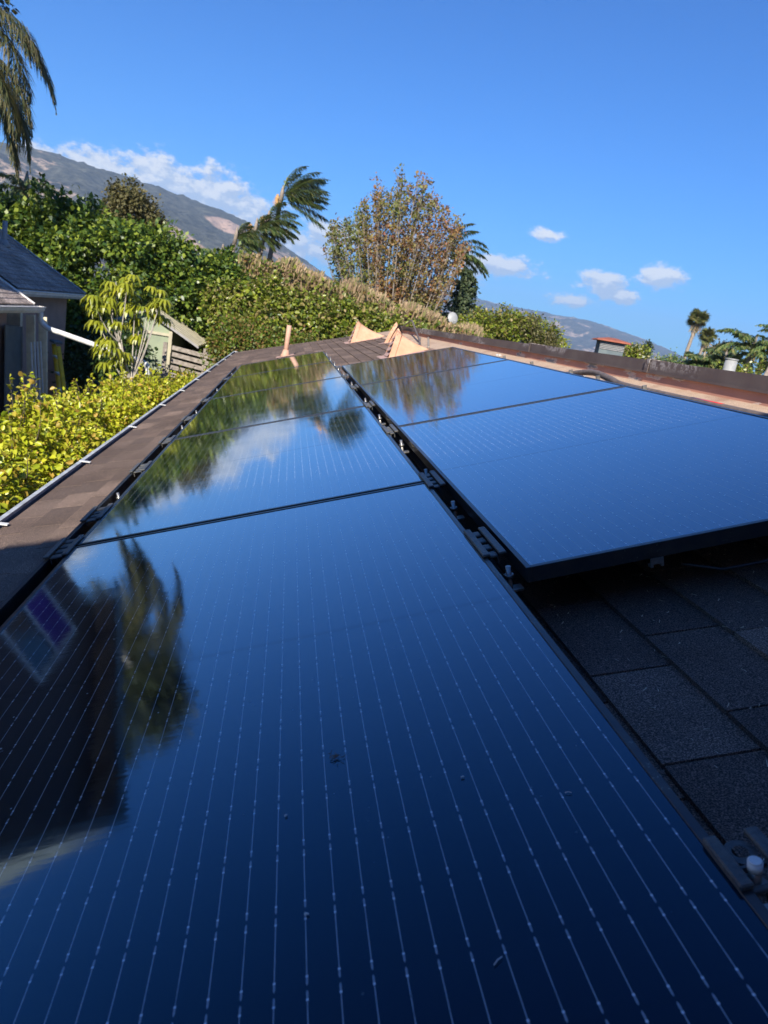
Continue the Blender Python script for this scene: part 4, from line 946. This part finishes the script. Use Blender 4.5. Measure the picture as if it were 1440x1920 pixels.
# yellow-green hedge along our gutter: separate shrubs in a row
hd_lab = ['yellow-green hedge shrub closest to the camera, at the left edge of the photo', 'yellow-green hedge shrub with long loose shoots below the leaning timber', 'yellow-green hedge shrub below the yellow ladder and the brown pole',
          'yellow-green hedge shrub at the foot of the umbrella tree', 'smaller yellow-green hedge shrub at the far end of the gutter']
hd = [(-1.60, 4.2, -1.34, .68, 1.25, .72), (-1.66, 6.3, -1.33, .72, 1.35, .72), (-1.66, 8.5, -1.34, .70, 1.4, .70), (-1.58, 10.8, -1.36, .64, 1.5, .66), (-1.35, 13.3, -1.36, .50, 1.3, .58)]
for i, (e, lb) in enumerate(zip(hd, hd_lab)):
    rs = np.random.RandomState(40+i); x, y, z, rx, ry, rz = e
    ells = [e]+[(x+rs.uniform(-.5,.5)*rx, y+rs.uniform(-.8,.8)*ry, z+rz*.42, rx*.5, ry*.45, rz*.48) for _ in range(3)]+[(x,y,z-1.0,rx*.9,ry,1.0)]
    n_ = int(1500-180*i); r_ = plant('hedge_shrub', lb, 'hedge', ells, L_hedge, .050, int(n_*1.5), 17, .05, 50+i, 'yellow-green hedge shrubs along the gutter', 'oval', M_dkbark, 6, .03, inner=.10, droop=.15, lumps=12)
    # loose shoots above the top
    mb = MB(); pp = []; oo = []
    for k in range(26 if i < 2 else 14):
        bx, by = rs.uniform(-.6,.6)*rx, rs.uniform(-.8,.8)*ry; hz = rs.uniform(.12,.34)*(1.25 if i == 1 else .8); z0_ = (z-GZ)+rz*(1-(bx/rx)**2*.4)*.9
        a0 = Vector((bx,by,z0_-.15)); a1 = a0+Vector((rs.uniform(-.12,.12), rs.uniform(-.12,.12), hz+.15)); mb.tube([a0, (a0+a1)/2+Vector((.02,0,.02)), a1], [.005,.004,.002], 5)
        for j in range(14): f = j/13; c_ = a0+(a1-a0)*(.3+.7*f); pp.append(tuple(c_)); oo.append((rs.uniform(-1,1), rs.uniform(-1,1), .6))
    mb.build('shoots', M_dkbark, r_); leaves_mesh('shoot_leaves', np.array(pp), np.array(oo), .055, L_hedge, r_, 'oval', rs, 0)

# ficus trees behind the neighbour's roof
fic = [([ell(-23,2.2,22,2.6,2.0,1.7), ell(-21,3.4,22.5,1.6,1.4,.8), ell(-25,4.2,24,2,1.8,1.2)], 'glossy dark green ficus tree rising right behind the grey shingle ridge at the left edge'),
       ([ell(-17.6,1.6,22,1.9,1.7,2.0), ell(-18.5,3.6,22.5,1.3,1.2,.7), ell(-16.4,3.9,22.5,1.1,1.1,.6)], 'green ficus tree above the middle of the grey shingle rake'),
       ([ell(-13.6,1.5,21.5,1.8,1.7,2.0), ell(-14.8,4.1,22,.8,.8,.75), ell(-12.2,3.6,22,1.1,1,.6)], 'green ficus tree with a tall pointed shoot, behind the eave corner'),
       ([ell(-9.6,.6,22.5,1.7,1.7,2.0), ell(-9.8,3.0,23,1.2,1.1,.8), ell(-8.0,2.3,22.5,1.0,1,.7)], 'green ficus tree standing right above the green shed'),
       ([ell(-6.0,.4,23,1.5,1.5,1.8), ell(-5.4,2.2,23,1.1,1,.8), ell(-4.4,1.1,22.6,.9,.9,.9)], 'last green ficus tree in the row, left of the palm group')]
for i, (el_, lb) in enumerate(fic):
    el_ = [(e[0], e[1], e[2]-.50, e[3], e[4], e[5]) for e in el_]; x0 = el_[0]; el_ = el_+[(x0[0], x0[1], x0[2]-2.0, x0[3]*.95, x0[4], 1.6)]
    plant('ficus_tree', lb, 'tree', el_, L_ficus, .140, 950, 26, .12, 70+i, "ficus trees behind the neighbour's house", 'diamond', M_dkbark, 3, .12, crown='crown', inner=.12, lumps=13)
# shaded shrub in the alley
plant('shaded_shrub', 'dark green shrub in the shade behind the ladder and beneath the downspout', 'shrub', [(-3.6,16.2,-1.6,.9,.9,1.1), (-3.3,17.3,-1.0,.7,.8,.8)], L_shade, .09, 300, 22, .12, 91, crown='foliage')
# umbrella tree
ut = empty('umbrella_tree', (-2.14, 11.9, GZ)); tag(ut, 'slender umbrella tree with drooping yellow-green leaf whorls in front of the green shed', 'tree')
rs = np.random.RandomState(8)
tips = [(-1.0,-.05),(-.72,.42),(-.45,.62),(-.15,.55),(-.55,.18),(-.2,.12),(.06,.30),(-.85,-.35),(-.35,-.25),(.02,-.12),(-.62,-.62),(-.30,-.72),(-.1,-.98),(.62,.55),(.85,.38),(.50,.22),(.18,-.42),(-.95,.22),(-.38,-1.12),(.72,.08),(-.02,.75),(-.78,-.85)]
mb = MB(); V = []; F = []
base = Vector((.10,0,0)); j1 = Vector((.05,0,2.10)); j2 = Vector((-.22,.1,2.75))
mb.tube([base, (.12,0,1.2), j1], [.04,.032,.028], 7)
for (dx, dz) in tips:
    tip = Vector((dx*.62-.05, rs.uniform(-.35,.35), 3.30+dz*.74)); s_ = j1 if dx > 0 else (j1 if dz < 0 else j2)
    mb.tube(smooth_path([s_, s_+(tip-s_)*.45+Vector((0,0,-.10)), tip], 4), list(np.linspace(.014,.006,9)), 6)
    for wh in range(3):
        ct = tip+Vector((rs.uniform(-.10,.10), rs.uniform(-.10,.10), rs.uniform(-.10,.08)))
        nl = 11; ph = rs.uniform(0, 6)
        for k in range(nl):
            th = ph+2*PI*k/nl; o_ = Vector((math.cos(th), math.sin(th), 0)); sd = Vector((-math.sin(th), math.cos(th), 0)); Lf = rs.uniform(.13,.21); wf = .021
            c0 = ct; c1 = ct+o_*Lf*.45+Vector((0,0,-.005)); c2_ = ct+o_*Lf*.85+Vector((0,0,-Lf*.45)); c3 = ct+o_*Lf*.98+Vector((0,0,-Lf*.95))
            b0 = len(V); V += [c0, c1+sd*wf, c1-sd*wf, c2_+sd*wf, c2_-sd*wf, c3]
            F += [(b0,b0+1,b0+2,b0+2), (b0+1,b0+3,b0+4,b0+2), (b0+3,b0+5,b0+4,b0+4)]
mb.tube([j1, j2], [.028,.02], 7); mb.build('trunk', M_pale, ut)
tri = MB(); tri.v = [tuple(x) for x in V]; tri.f = [f if f[2] != f[3] else f[:3] for f in F]; tri.sm = [False]*len(F); tri.build('crown', L_umb, ut)

# reddish shrub and vine hedge beyond the far end of the roof
plant('reddish_shrub', 'low reddish-green shrub just beyond the far left end of the roof', 'shrub', [ell(-3.9,-3.9,17.5,.9,.9,.85), ell(-2.6,-3.7,17.8,1.0,.9,.75)], L_russet, .075, 700, 20, .11, 101, crown='foliage')
plant('reddish_shrub', 'low reddish-green shrub right behind the salmon vent pipe', 'shrub', [ell(-.6,-3.5,17.8,1.0,.9,.70), ell(1.4,-3.7,17.6,.8,.8,.62)], L_russet, .075, 560, 20, .11, 102, crown='foliage')
vh = [([ell(-2.6,-.5,20.5,1.3,1.1,1.0), ell(-1.2,-1.3,20.2,1.0,1,.9)], 'broad-leaved green vine shrub below the group of tall palms'),
      ([ell(1.2,-1.0,20.5,1.3,1.1,.95), ell(2.4,-1.6,20,.9,.9,.9)], 'broad-leaved green vine shrub behind the left salmon vent'),
      ([ell(4.4,-1.4,20.5,1.2,1.1,.95), ell(5.8,-1.7,20.2,1,.9,.7)], 'broad-leaved green vine shrub between the two salmon vents'),
      ([ell(8.2,-1.4,21,1.2,1.1,.8), ell(10.2,-1.5,22,1.0,.9,.6)], 'smaller green vine shrub at the far end of the parapet')]
for i, (el_, lb) in enumerate(vh):
    x0 = el_[0]; plant('vine_shrub', lb, 'shrub', el_+[(x0[0],x0[1]+.2,x0[2]-1.6,x0[3],x0[4],1.2)], L_shrub, .115, 850, 20, .12, 110+i, 'green vine shrubs beyond the roof', 'oval', M_dkbark, 4, .04)
# dry reed hedge standing behind them
rd = [(-4.2,-.2,3.8,3.4,'dry tan reed hedge section at the foot of the palm group'), (-.2,3.8,3.4,2.75,'dry tan reed hedge section left of the russet tree'), (3.8,7.6,2.75,2.1,'dry tan reed hedge section in front of the russet tree stems'), (7.6,11.2,2.0,1.4,'dry tan reed hedge section below the dark conifer'), (11.2,14.6,1.4,1.0,'low end of the dry reed hedge beside the white dish')]
for i, (a0, a1, e0, e1, lb) in enumerate(rd):
    rs = np.random.RandomState(130+i); n_ = 9000; azs = rs.uniform(a0, a1, n_); Ys = rs.uniform(22.2, 24.2, n_)
    f = (azs-a0)/(a1-a0); tops = CAM.z+(Ys-CAM.y)/np.cos(np.radians(azs))*np.tan(np.radians(e0+(e1-e0)*f)); xs = CAM.x+(Ys-CAM.y)*np.tan(np.radians(azs))
    zt = tops-np.abs(rs.normal(0,.30,n_))+.14*np.sin(xs*2.3+i)+.08*np.sin(xs*6.1); L_ = rs.uniform(.25,.6,n_)
    r_ = empty('reed_hedge', (float(xs.mean()), 23.2, GZ)); tag(r_, lb, 'hedge', 'dry reed hedge sections'); bs = np.array([xs.mean(), 23.2, GZ])
    pos = np.stack([xs, Ys, zt-L_], 1)-bs; out = np.stack([rs.normal(.25,.35,n_), rs.normal(-.2,.35,n_), np.full(n_,1.7)], 1)
    leaves_mesh('reed_plumes', pos, out*1.4, .30, L_reed, r_, 'blade', rs, 0, .8)
    n2 = 3200; az2 = rs.uniform(a0,a1,n2); Y2 = rs.uniform(22.0,23.4,n2); x2 = CAM.x+(Y2-CAM.y)*np.tan(np.radians(az2)); z2 = GZ+rs.uniform(.2,1,n2)**.7*(np.interp(az2,[a0,a1],[e0,e1])*0+ (CAM.z+(Y2-CAM.y)*np.tan(np.radians(np.interp(az2,[a0,a1],[e0,e1])))-.12-GZ))
    leaves_mesh('green_growth', np.stack([x2,Y2,z2],1)-bs, np.stack([rs.normal(0,.5,n2), -np.ones(n2), rs.uniform(0,1,n2)],1), .13, L_shrub if i % 2 else L_russet, r_, 'diamond', rs)

# ---- palms
def frond(V, F, p0, dir0, length, droop, wind, rs, w=.42, nl=46, tipw=.1, wid=.028):
    """one feather frond: a drooping rachis carrying two rows of leaflets"""
    p = Vector(p0); d = Vector(dir0).normalized(); seg = length/nl; pts = [p.copy()]
    for k in range(nl):
        f = k/nl; d = (d+Vector((0,0,-droop*(.3+f)*2/nl))+Vector(wind)*(f*2/nl)).normalized(); p = p+d*seg; pts.append(p.copy())
    R_ = .018
    for k in range(nl):
        a0, a1 = pts[k], pts[k+1]; dd = (a1-a0).normalized(); sx = dd.cross(Vector((0,0,1)))
        if sx.length < .05: sx = Vector((1,0,0))
        sx.normalize(); r0_ = R_*(1-k/nl)+.004; b0 = len(V); V += [a0-sx*r0_, a0+sx*r0_, a1+sx*r0_, a1-sx*r0_]; F.append((b0,b0+1,b0+2,b0+3))
        f = k/nl
        if f < .12: continue
        ll = w*(math.sin(min(1,(f-.05)*1.15)*PI)**.55*.9+.1)
        for sgn in (-1, 1):
            for rep in range(2):
                o_ = (sx*sgn*1.0+dd*.75+Vector((rs.normal(0,.22), rs.normal(0,.22), rs.normal(-.25,.25)))+Vector(wind)*.9).normalized(); L_ = ll*rs.uniform(.75,1.1)
                st = a0+(a1-a0)*(.5*rep); sd = o_.cross(Vector((0,0,1)));
                if sd.length < .05: sd = Vector((0,1,0))
                sd.normalize(); m_ = st+o_*L_*.55; e_ = st+o_*L_+Vector((0,0,-.28*L_)); ww = wid
                b0 = len(V); V += [st, m_+sd*ww, e_, m_-sd*ww]; F.append((b0,b0+1,b0+2,b0+3))
def feather_palm(label, base, top, nf, fl, wind, seed, group=None, leaf=None, trunk_r=(.17,.11), tilt=0.0, w=.42, flower=None, dirs=None, droop=1.0, name='feather_palm', wid=.028, nl=40):
    rs = np.random.RandomState(seed); base = Vector(base); top = Vector(top); r_ = empty(name, base); tag(r_, label, 'palm tree', group)
    mb = MB(); L_ = top-base; mb.tube(smooth_path([Vector((0,0,0)), L_*.5+Vector((-.15,0,0)), L_], 6), list(np.linspace(trunk_r[0], trunk_r[1], 13)), 10); mb.build('trunk', M_palmbark, r_)
    V = []; F = []
    for k in range(nf):
        if dirs: th, up = dirs[k % len(dirs)]; th = R(th)+rs.normal(0,.12); up = up+rs.normal(0,.08)
        else: th = 2*PI*k/nf*2.4+rs.uniform(-.2,.2); up = 1.5-1.7*(k/nf)
        d = Vector((math.cos(th), math.sin(th), up))
        frond(V, F, L_+Vector((rs.normal(0,.05), rs.normal(0,.05), rs.normal(0,.06))), d, fl*rs.uniform(.8,1.1), droop*rs.uniform(.8,1.3), wind, rs, w, nl=nl, wid=wid)
    np_mesh('crown', [tuple(x) for x in V], F, leaf or L_palm, r_)
    mb = MB(); mb.tube([L_+Vector((0,0,-.1)), L_+Vector((.04,0,.45)), L_+Vector((.06,0,.8))], [trunk_r[1]*1.15, trunk_r[1]*.9, .03], 8); mb.build('crownshaft', M_palmbark, r_)
    if flower:
        mb = MB(); q_ = L_+Vector(flower)
        for k in range(36):
            a0 = q_+Vector((rs.normal(0,.03), rs.normal(0,.03), .32)); mb.tube([a0, a0+Vector((rs.normal(0,.07), rs.normal(0,.07), -.25)), a0+Vector((rs.normal(0,.10), rs.normal(0,.10), rs.uniform(-.75,-.5)))], .012, 4, caps=False)
        mb.build('flower_cluster', M_flower, r_)
    return r_
WND = (1.5, 0.3, 0.15)
def at(az_, el_, Y): return bearing(az_, el_, Y)
Yp = 44
pt_ = at(-1.75, 7.6, Yp); pb = at(-2.15, 0, Yp); pb.z = GZ
pt2 = Vector((pt_.x, pt_.y, pt_.z))
wd = [(35,2.2),(8,1.5),(-20,1.1),(15,.8),(0,.45),(-12,.2),(20,.05),(-35,.5),(-5,-.3),(30,.3),(-25,.7),(75,3.2),(60,3.6),(10,2.6)]
feather_palm('tallest wind-blown queen palm of the group, with an orange flower cluster', pb, pt2, 20, 3.0, (1.1,.2,.12), 201, 'palms blown by the wind beyond the hedge', dirs=wd, w=.80, flower=(-.20,-.12,-.05), nl=64, trunk_r=(.19,.12), droop=.55, wid=.032)
for i, (ab, at_, e_, lb, sc_) in enumerate(((-3.05,-2.55,5.0,'wind-blown queen palm directly left of the tallest palm, its crown at half height',.85), (-3.85,-3.35,4.3,'leaning wind-blown queen palm farther left in the group',.75), (-5.1,-4.7,3.4,'shortest queen palm at the left end of the group, its fronds swept together',.62))):
    b_ = at(ab, 0, 43-i*1.2); b_.z = GZ; tp = at(at_, e_+.75, 43-i*1.2)
    feather_palm(lb, b_, tp, 13, 2.5*sc_, (1.0,.2,.05), 210+i, 'palms blown by the wind beyond the hedge', dirs=wd, w=.60, nl=54, flower=(-.25,-.1,.1) if i < 2 else None, trunk_r=(.16,.10), droop=.75, wid=.030)
b_ = at(11.4, 0, 46); b_.z = GZ
feather_palm('palm whose fronds show behind the right side of the russet tree', b_, at(11.0,5.8,46), 14, 3.4, (.7,.1,0), 221, dirs=wd, w=.6, wid=.05)
# big palm fronds hanging at the upper left, close by
b_ = at(-24.6, 0, 18.9); b_.z = GZ
feather_palm('large close palm at the upper left edge with hanging tan-green fronds', b_, at(-24.0, 12.6, 18.9), 24, 3.6, (.25,-.05,-.25), 231, leaf=L_palmdark, trunk_r=(.17,.15),
             dirs=[(20,.9),(-15,.6),(5,.2),(35,.1),(-30,.0),(10,-.3),(60,.5),(120,.6),(200,.5),(250,.6),(300,.4),(-5,1.3)], w=.62, droop=1.9, wid=.012, nl=70)
# small palm behind the ficus row, and one by the palms
b_ = at(-18.6, 0, 30); b_.z = GZ
feather_palm('small palm crown with yellowing fronds peeking above the ficus trees at the left', b_, at(-18.7,4.6,30), 14, 1.6, (.4,0,0), 241, w=.35, leaf=L_palm)
b_ = at(-6.2, 0, 32); b_.z = GZ
feather_palm('low bushy palm between the ficus trees and the palm group', b_, at(-5.6,2.5,32), 12, 1.5, (.5,0,0), 242, w=.35)
# right-hand palm cluster
for i, (a_, e_, Y_, lb, fl_) in enumerate(((33.9,2.6,38,'dense dark palm crown at the right edge of the photo behind the parapet',2.6), (32.3,1.5,42,'low palm crown left of the dense dark palm',2.0), (30.9,1.1,40,'light green low palm left of the pale post',1.5), (36.4,2.9,36,'palm at the far right edge, partly cut off by the photo',2.8))):
    b_ = at(a_, 0, Y_); b_.z = GZ
    feather_palm(lb, b_, at(a_, e_, Y_), 20, fl_, (.25,0,0), 250+i, 'palms behind the right end of the parapet', w=.5, wid=.05)
lt = MB(); b_ = at(33.9, 0, 33); b_.z = GZ; tp = at(35.6, 3.2, 33); lt.tube([b_, b_+(tp-b_)*.5, tp+(tp-b_)*.25], [.13,.11,.09], 10); 
o = lt.build('leaning_trunk', M_bark); tag(o, 'pale bare trunk leaning right at the right edge of the photo', 'tree trunk')
def fan_palm(label, base, top, r_c, seed):
    rs = np.random.RandomState(seed); base = Vector(base); top = Vector(top); r_ = empty('fan_palm', base); tag(r_, label, 'palm tree', 'slim fan palms on the right'); L_ = top-base
    mb = MB(); mb.tube(smooth_path([Vector((0,0,0)), L_*.5+Vector((-.35,0,0)), L_], 6), list(np.linspace(.26,.17,13)), 10); mb.build('trunk', M_palmbark, r_)
    V = []; F = []
    for k in range(95):
        d = Vector((rs.normal(), rs.normal(), rs.normal(.35,.8))).normalized(); pl = r_c*rs.uniform(.02,.70); c = L_+Vector((0,0,r_c*.25))+d*pl
        sx = d.cross(Vector((rs.normal(0,.5),rs.normal(0,.5),1))); sx.normalize(); up = sx.cross(d)
        for j in range(11):
            an = R(-75+15*j); o_ = d*math.cos(an)+sx*math.sin(an); e_ = c+o_*r_c*.62+Vector((0,0,-.10*r_c)); m_ = c+o_*r_c*.33; s2 = (o_.cross(up)).normalized()*r_c*.045
            b0 = len(V); V += [c, m_+s2, e_, m_-s2]; F.append((b0,b0+1,b0+2,b0+3))
    np_mesh('crown', [tuple(x) for x in V], F, L_fan, r_)
    pp = rs.normal(0,1,(260,3))*np.array([r_c*.22,r_c*.22,r_c*.28])+np.array([L_.x,L_.y,L_.z-r_c*.45]); leaves_mesh('dead_skirt', pp, np.tile(np.array([0,0,-1.5]),(260,1)), r_c*.35, L_reed, r_, 'blade', rs)
    return r_
for a0, a1, e_, Y_, rc, sd, lb in ((29.8,29.95,4.0,78,1.5,301,'taller slim fan palm of the pair standing against the sky on the right'), (30.45,30.85,2.95,80,1.4,302,'shorter fan palm of the pair, leaning right beside the taller one')):
    b_ = at(a0, 0, Y_); b_.z = GZ; fan_palm(lb, b_, at(a1, e_, Y_), rc*.8, sd)

# ---- big multi-stemmed russet tree
rt = empty('russet_tree', Vector((at(7.6,0,32).x, 32, GZ))); tag(rt, 'large multi-stemmed tree with thin russet and olive foliage in the middle of the view', 'tree')
rs = np.random.RandomState(77); Bx = rt.location.x; mb = MB(); PP = []; OO = []
def edge_el(az_): return np.interp(az_, [1.3,2.2,3.2,4.6,5.6,6.6,7.8,8.6,9.6,10.6,11.6,12.6,13.2], [4.6,6.3,7.4,8.9,9.9,10.6,10.7,10.4,9.8,9.0,8.0,6.6,5.0])
for k in range(84):
    ta = 2.0+10.5*((k*0.6180339)%1.0)+rs.normal(0,.15); te = edge_el(ta)*rs.uniform(.84,1.0) if k % 3 else edge_el(ta)*rs.uniform(.5,.84); yy = 32+rs.uniform(-1.6,1.6)
    tgt = at(ta, te, yy)-rt.location; b_ = Vector(((ta-7.4)*.20+rs.normal(0,.15), rs.normal(0,.4), 0)); 
    mid = Vector((b_.x+(tgt.x-b_.x)*.42, b_.y+(tgt.y-b_.y)*.4, tgt.z*.55))
    pts = smooth_path([b_, Vector((b_.x+(tgt.x-b_.x)*.16, b_.y, tgt.z*.27)), mid, tgt], 8); r0_ = rs.uniform(.04,.085)
    mb.tube(pts, list(np.linspace(r0_, .010, len(pts))), 6, caps=False)
    for j in range(11, len(pts), 1):
        p0_ = pts[j]; f = j/len(pts)
        for s_ in range(4):
            d = Vector((rs.normal(.12,.35), rs.normal(0,.35), rs.uniform(.35,1.0))).normalized(); L_ = rs.uniform(.3,.8)*(1.05-.4*f)
            e_ = p0_+d*L_; mb.tube([p0_, e_], [.009,.003], 4, caps=False)
            nl_ = rs.randint(6, 13)
            for q_ in range(nl_):
                g_ = rs.uniform(.35,1.05); PP.append(np.array(p0_+d*L_*g_)+rs.normal(0,.075,3)); OO.append(np.array(d)+rs.normal(0,.4,3))
mb.build('stems', M_bark, rt)
leaves_mesh('crown', np.array(PP), np.array(OO), .12, L_autumn, rt, 'diamond', rs, .1)
print('russet leaves', len(PP))

# ---- conifers
def conifer(label, az_, Y_, e_top, e_bot, half, seed, lean=0):
    rs = np.random.RandomState(seed); b_ = at(az_, 0, Y_); b_.z = GZ; tp = at(az_+lean, e_top, Y_); L_ = tp-b_; r_ = empty('conifer', b_); tag(r_, label, 'tree')
    mb = MB(); mb.tube([(0,0,0), L_*.5, L_], [.16,.09,.02], 8); H = L_.z; zb = at(az_, e_bot, Y_).z-GZ; PP = []; OO = []
    for k in range(64):
        f = (k/64)**.9; z = zb+(H-zb)*f; r0_ = half*(1-f)**.75*rs.uniform(.7,1.15)+.1; th = rs.uniform(0, 2*PI); o_ = Vector((math.cos(th), math.sin(th), .18)); c = L_*(z/H); e_ = c+o_*r0_
        mb.tube([c, e_], [.025,.006], 4, caps=False)
        for j in range(80): g_ = rs.uniform(.15,1.03); PP.append(np.array(c+o_*r0_*g_)+rs.normal(0,1,3)*np.array([.13,.13,.09])*(1.1-.4*f)); OO.append((o_.x, o_.y, -.35))
    mb.build('trunk', M_dkbark, r_); leaves_mesh('crown', np.array(PP), np.array(OO), .17, L_conifer, r_, 'blade' if 0 else 'diamond', rs, .4)
conifer('dark conifer right of the russet tree, behind the white dish', 12.6, 36, 5.1, .6, 1.05, 401, .3)
conifer('small faint conifer half hidden below the russet tree crown', 10.2, 40, 2.9, .6, .9, 402)
# ---- other background trees
plant('olive_tree', 'olive-brown tree top rising behind the ficus row against the mountain', 'tree', [ell(-11.9,4.7,32,1.25,1.1,1.1), ell(-10.6,4.0,32,.8,.8,.9), ell(-12.8,4.2,32,.7,.7,.7), ell(-9.9,3.2,32,.6,.6,.6)], L_olive, .13, 420, 26, .16, 501, bark=M_dkbark, nst=3, r0=.12, crown='crown')
plant('round_tree', 'rounded yellow-green bush beyond the parapet below the far mountain', 'tree', [ell(14.2,1.05,30,1.1,1,.6), ell(15.8,1.3,30,1.0,1,.75), ell(17.3,1.5,30,.9,.9,.7), ell(18.9,1.1,30.5,.9,.9,.75)], L_shrub, .13, 560, 22, .14, 502, bark=M_bark, nst=5, r0=.05, crown='crown')
plant('small_tree', 'thin olive shrub at the right side of the rounded yellow-green bush', 'tree', [ell(19.6,.8,30,.6,.6,.5), ell(18.3,1.3,29.5,.6,.6,.6)], L_olive, .10, 130, 16, .14, 503, bark=M_bark, nst=4, r0=.03, crown='crown')
plant('small_tree', 'small green tree top just right of the red-roofed turret', 'tree', [ell(26.0,.95,40,.9,.8,.5)], L_shrub, .16, 120, 18, .15, 504, nst=2, crown='crown')
plant('cypress_tree', 'tiny dark columnar tree on the skyline right of the turret', 'tree', [ell(27.0,1.2,60,.35,.35,.9)], L_conifer, .17, 80, 16, .14, 505, nst=1, crown='crown')
plant('small_tree', 'olive-green rounded tree left of the dense dark palm on the right', 'tree', [ell(32.0,1.3,46,1.1,1,1.2), ell(31.4,1.0,46,.8,.8,.8)], L_olive, .17, 260, 20, .18, 506, nst=2, crown='crown')
plant('small_tree', 'low green shrubs against the skyline at the foot of the two fan palms', 'tree', [ell(29.2,.6,55,1.4,1,.8), ell(31.0,.6,52,1.4,1,.9), ell(28,.3,58,1.2,1,.8)], L_palm, .2, 260, 20, .2, 507, nst=3, crown='crown')
plant('small_tree', 'yellow-green shrub at the right edge beneath the palms', 'tree', [ell(35.4,1.1,34,1.3,1,.8), ell(33.2,.7,36,1,1,.7), ell(38,1.2,34,1.4,1,1)], L_shrub, .14, 300, 20, .16, 508, nst=3, crown='crown')
plant('small_tree', 'pale feathery shrub on the skyline just past the rounded bush', 'tree', [ell(20.7,.85,34,.45,.45,.35)], L_umb, .09, 60, 14, .10, 509, nst=2, crown='crown')
# tall gum trees beyond the neighbour's gable (mirrored in the near panel)
def gum(label, az_, Y_, e_, rx, seed):
    top = at(az_, e_, Y_); x, z = top.x, top.z
    plant('gum_tree', label, 'tree', [(x,Y_,z-1.6,rx,rx,1.7), (x+rx*.5,Y_+.3,z-3.6,rx*1.05,rx,1.8), (x-rx*.5,Y_,z-4.2,rx,rx,1.8), (x+.2,Y_,z-6.2,rx*1.1,rx,1.8)], L_euc, .20, 620, 26, .20, seed, 'gum trees past the gable', bark=M_bark, nst=3, r0=.16, crown='crown', droop=.7)
gum('tall gum tree mirrored beside the dark gable in the nearest panel', -24.3, 27, 21.5, 1.7, 601)
gum('tall gum tree behind the gable, its lower crown mirrored near the first seam', -28.2, 30, 20.5, 1.9, 602)

# ------------------------------------------------------------------ small structures beyond the parapet
dsh = empty('satellite_dish', at(12.4, 1.5, 26)); tag(dsh, 'small off-white satellite dish on a pole in front of the dark conifer', 'satellite dish')
mb = MB(); n = 20; rings = []
for i in range(5):
    rr_ = .205*i/4; rings.append([(rr_*math.cos(2*PI*k/n), -.06+.06*(i/4)**2, rr_*1.1*math.sin(2*PI*k/n)) for k in range(n)])
for i in range(4):
    for k in range(n): mb.quad(rings[i][k], rings[i][(k+1)%n], rings[i+1][(k+1)%n], rings[i+1][k], smooth=True)
for i in range(4):
    for k in range(n): mb.quad(*[(x, y+.008, z) for x,y,z in (rings[i+1][k], rings[i+1][(k+1)%n], rings[i][(k+1)%n], rings[i][k])], smooth=True)
o = mb.build('reflector', M_dish, dsh); o.rotation_euler = (R(-20),0,R(12))
mb = MB(); mb.tube([(0,.02,0),(.02,.1,-.15),(.02,.1,-(at(12.4,1.5,26).z-GZ))], .025, 8); mb.build('mast', M_conduit, dsh)
mb = MB(); mb.tube([(0,-.02,-.2),(.02,-.25,-.12)], .008, 6); mb.box(-.01,.06,-.30,-.24,-.14,-.08, bev=.01); mb.build('feed_arm', M_dish, dsh)
tc_ = at(24.4, 1.15, 20); tr = empty('roof_turret', tc_); tag(tr, 'small square louvred roof turret with a terracotta hipped cap beyond the parapet', 'turret')
tr.rotation_euler = (0,0,R(-14))
mb = MB(); mb.box(-.36,.36,-.36,.36,-1.2,.20); mb.build('body', M_sheet, tr)
for k in range(5): mb = MB(); z = -.02+k*.045; mb.box(-.365,.365,-.385,-.361,z-.014,z+.006); mb.build('slat', M_siding, tr)
mb = MB(); q4 = [(-.52,-.52,.201),(.52,-.52,.201),(.52,.52,.201),(-.52,.52,.201)]; hi = [(x*.9,y*.9,.25) for x,y,_ in q4]; tp = [(-.12,-.05,.33),(.12,-.05,.33),(.12,.05,.33),(-.12,.05,.33)]
mb.quad(*q4[::-1])
for a_, b_ in ((q4,hi),(hi,tp)):
    for i in range(4): mb.quad(a_[i], a_[(i+1)%4], b_[(i+1)%4], b_[i])
mb.quad(*tp); mb.build('cap', M_terra, tr)
b_ = at(32.8, 1.55, 24); mb = MB(); mb.tube([(0,0,-1.5),(0,0,.10)], .22, 16); mb.tube([(0,0,.101),(0,0,.15)], [.24,.24], 16); o = mb.build('chimney_pot', M_dish); o.location = b_; tag(o, 'short off-white round chimney pot sticking up behind the parapet on the right', 'chimney pot')

# ------------------------------------------------------------------ haze: pale even air around everything
HZ = 0.00013
mb = MB(); mb.box(-9500, 9500, -9500, 9500, GZ-1.0, 720); hz = mb.build('haze', bpy.data.materials.new('haze_air')); hm = hz.data.materials[0]; hm.use_nodes = True; hm.node_tree.nodes.clear()
tt = NT(hm.node_tree); pv = tt.add('ShaderNodeVolumePrincipled'); pv.inputs['Color'].default_value = (0.45,0.68,1.0,1); pv.inputs['Density'].default_value = HZ; pv.inputs['Anisotropy'].default_value = 0.0
om = tt.add('ShaderNodeOutputMaterial'); tt.l.new(pv.outputs[0], om.inputs['Volume']); tag(hz, kind='stuff')

S.cycles.max_bounces = 6; S.cycles.diffuse_bounces = 3; S.cycles.glossy_bounces = 3; S.cycles.transmission_bounces = 3; S.cycles.transparent_max_bounces = 8
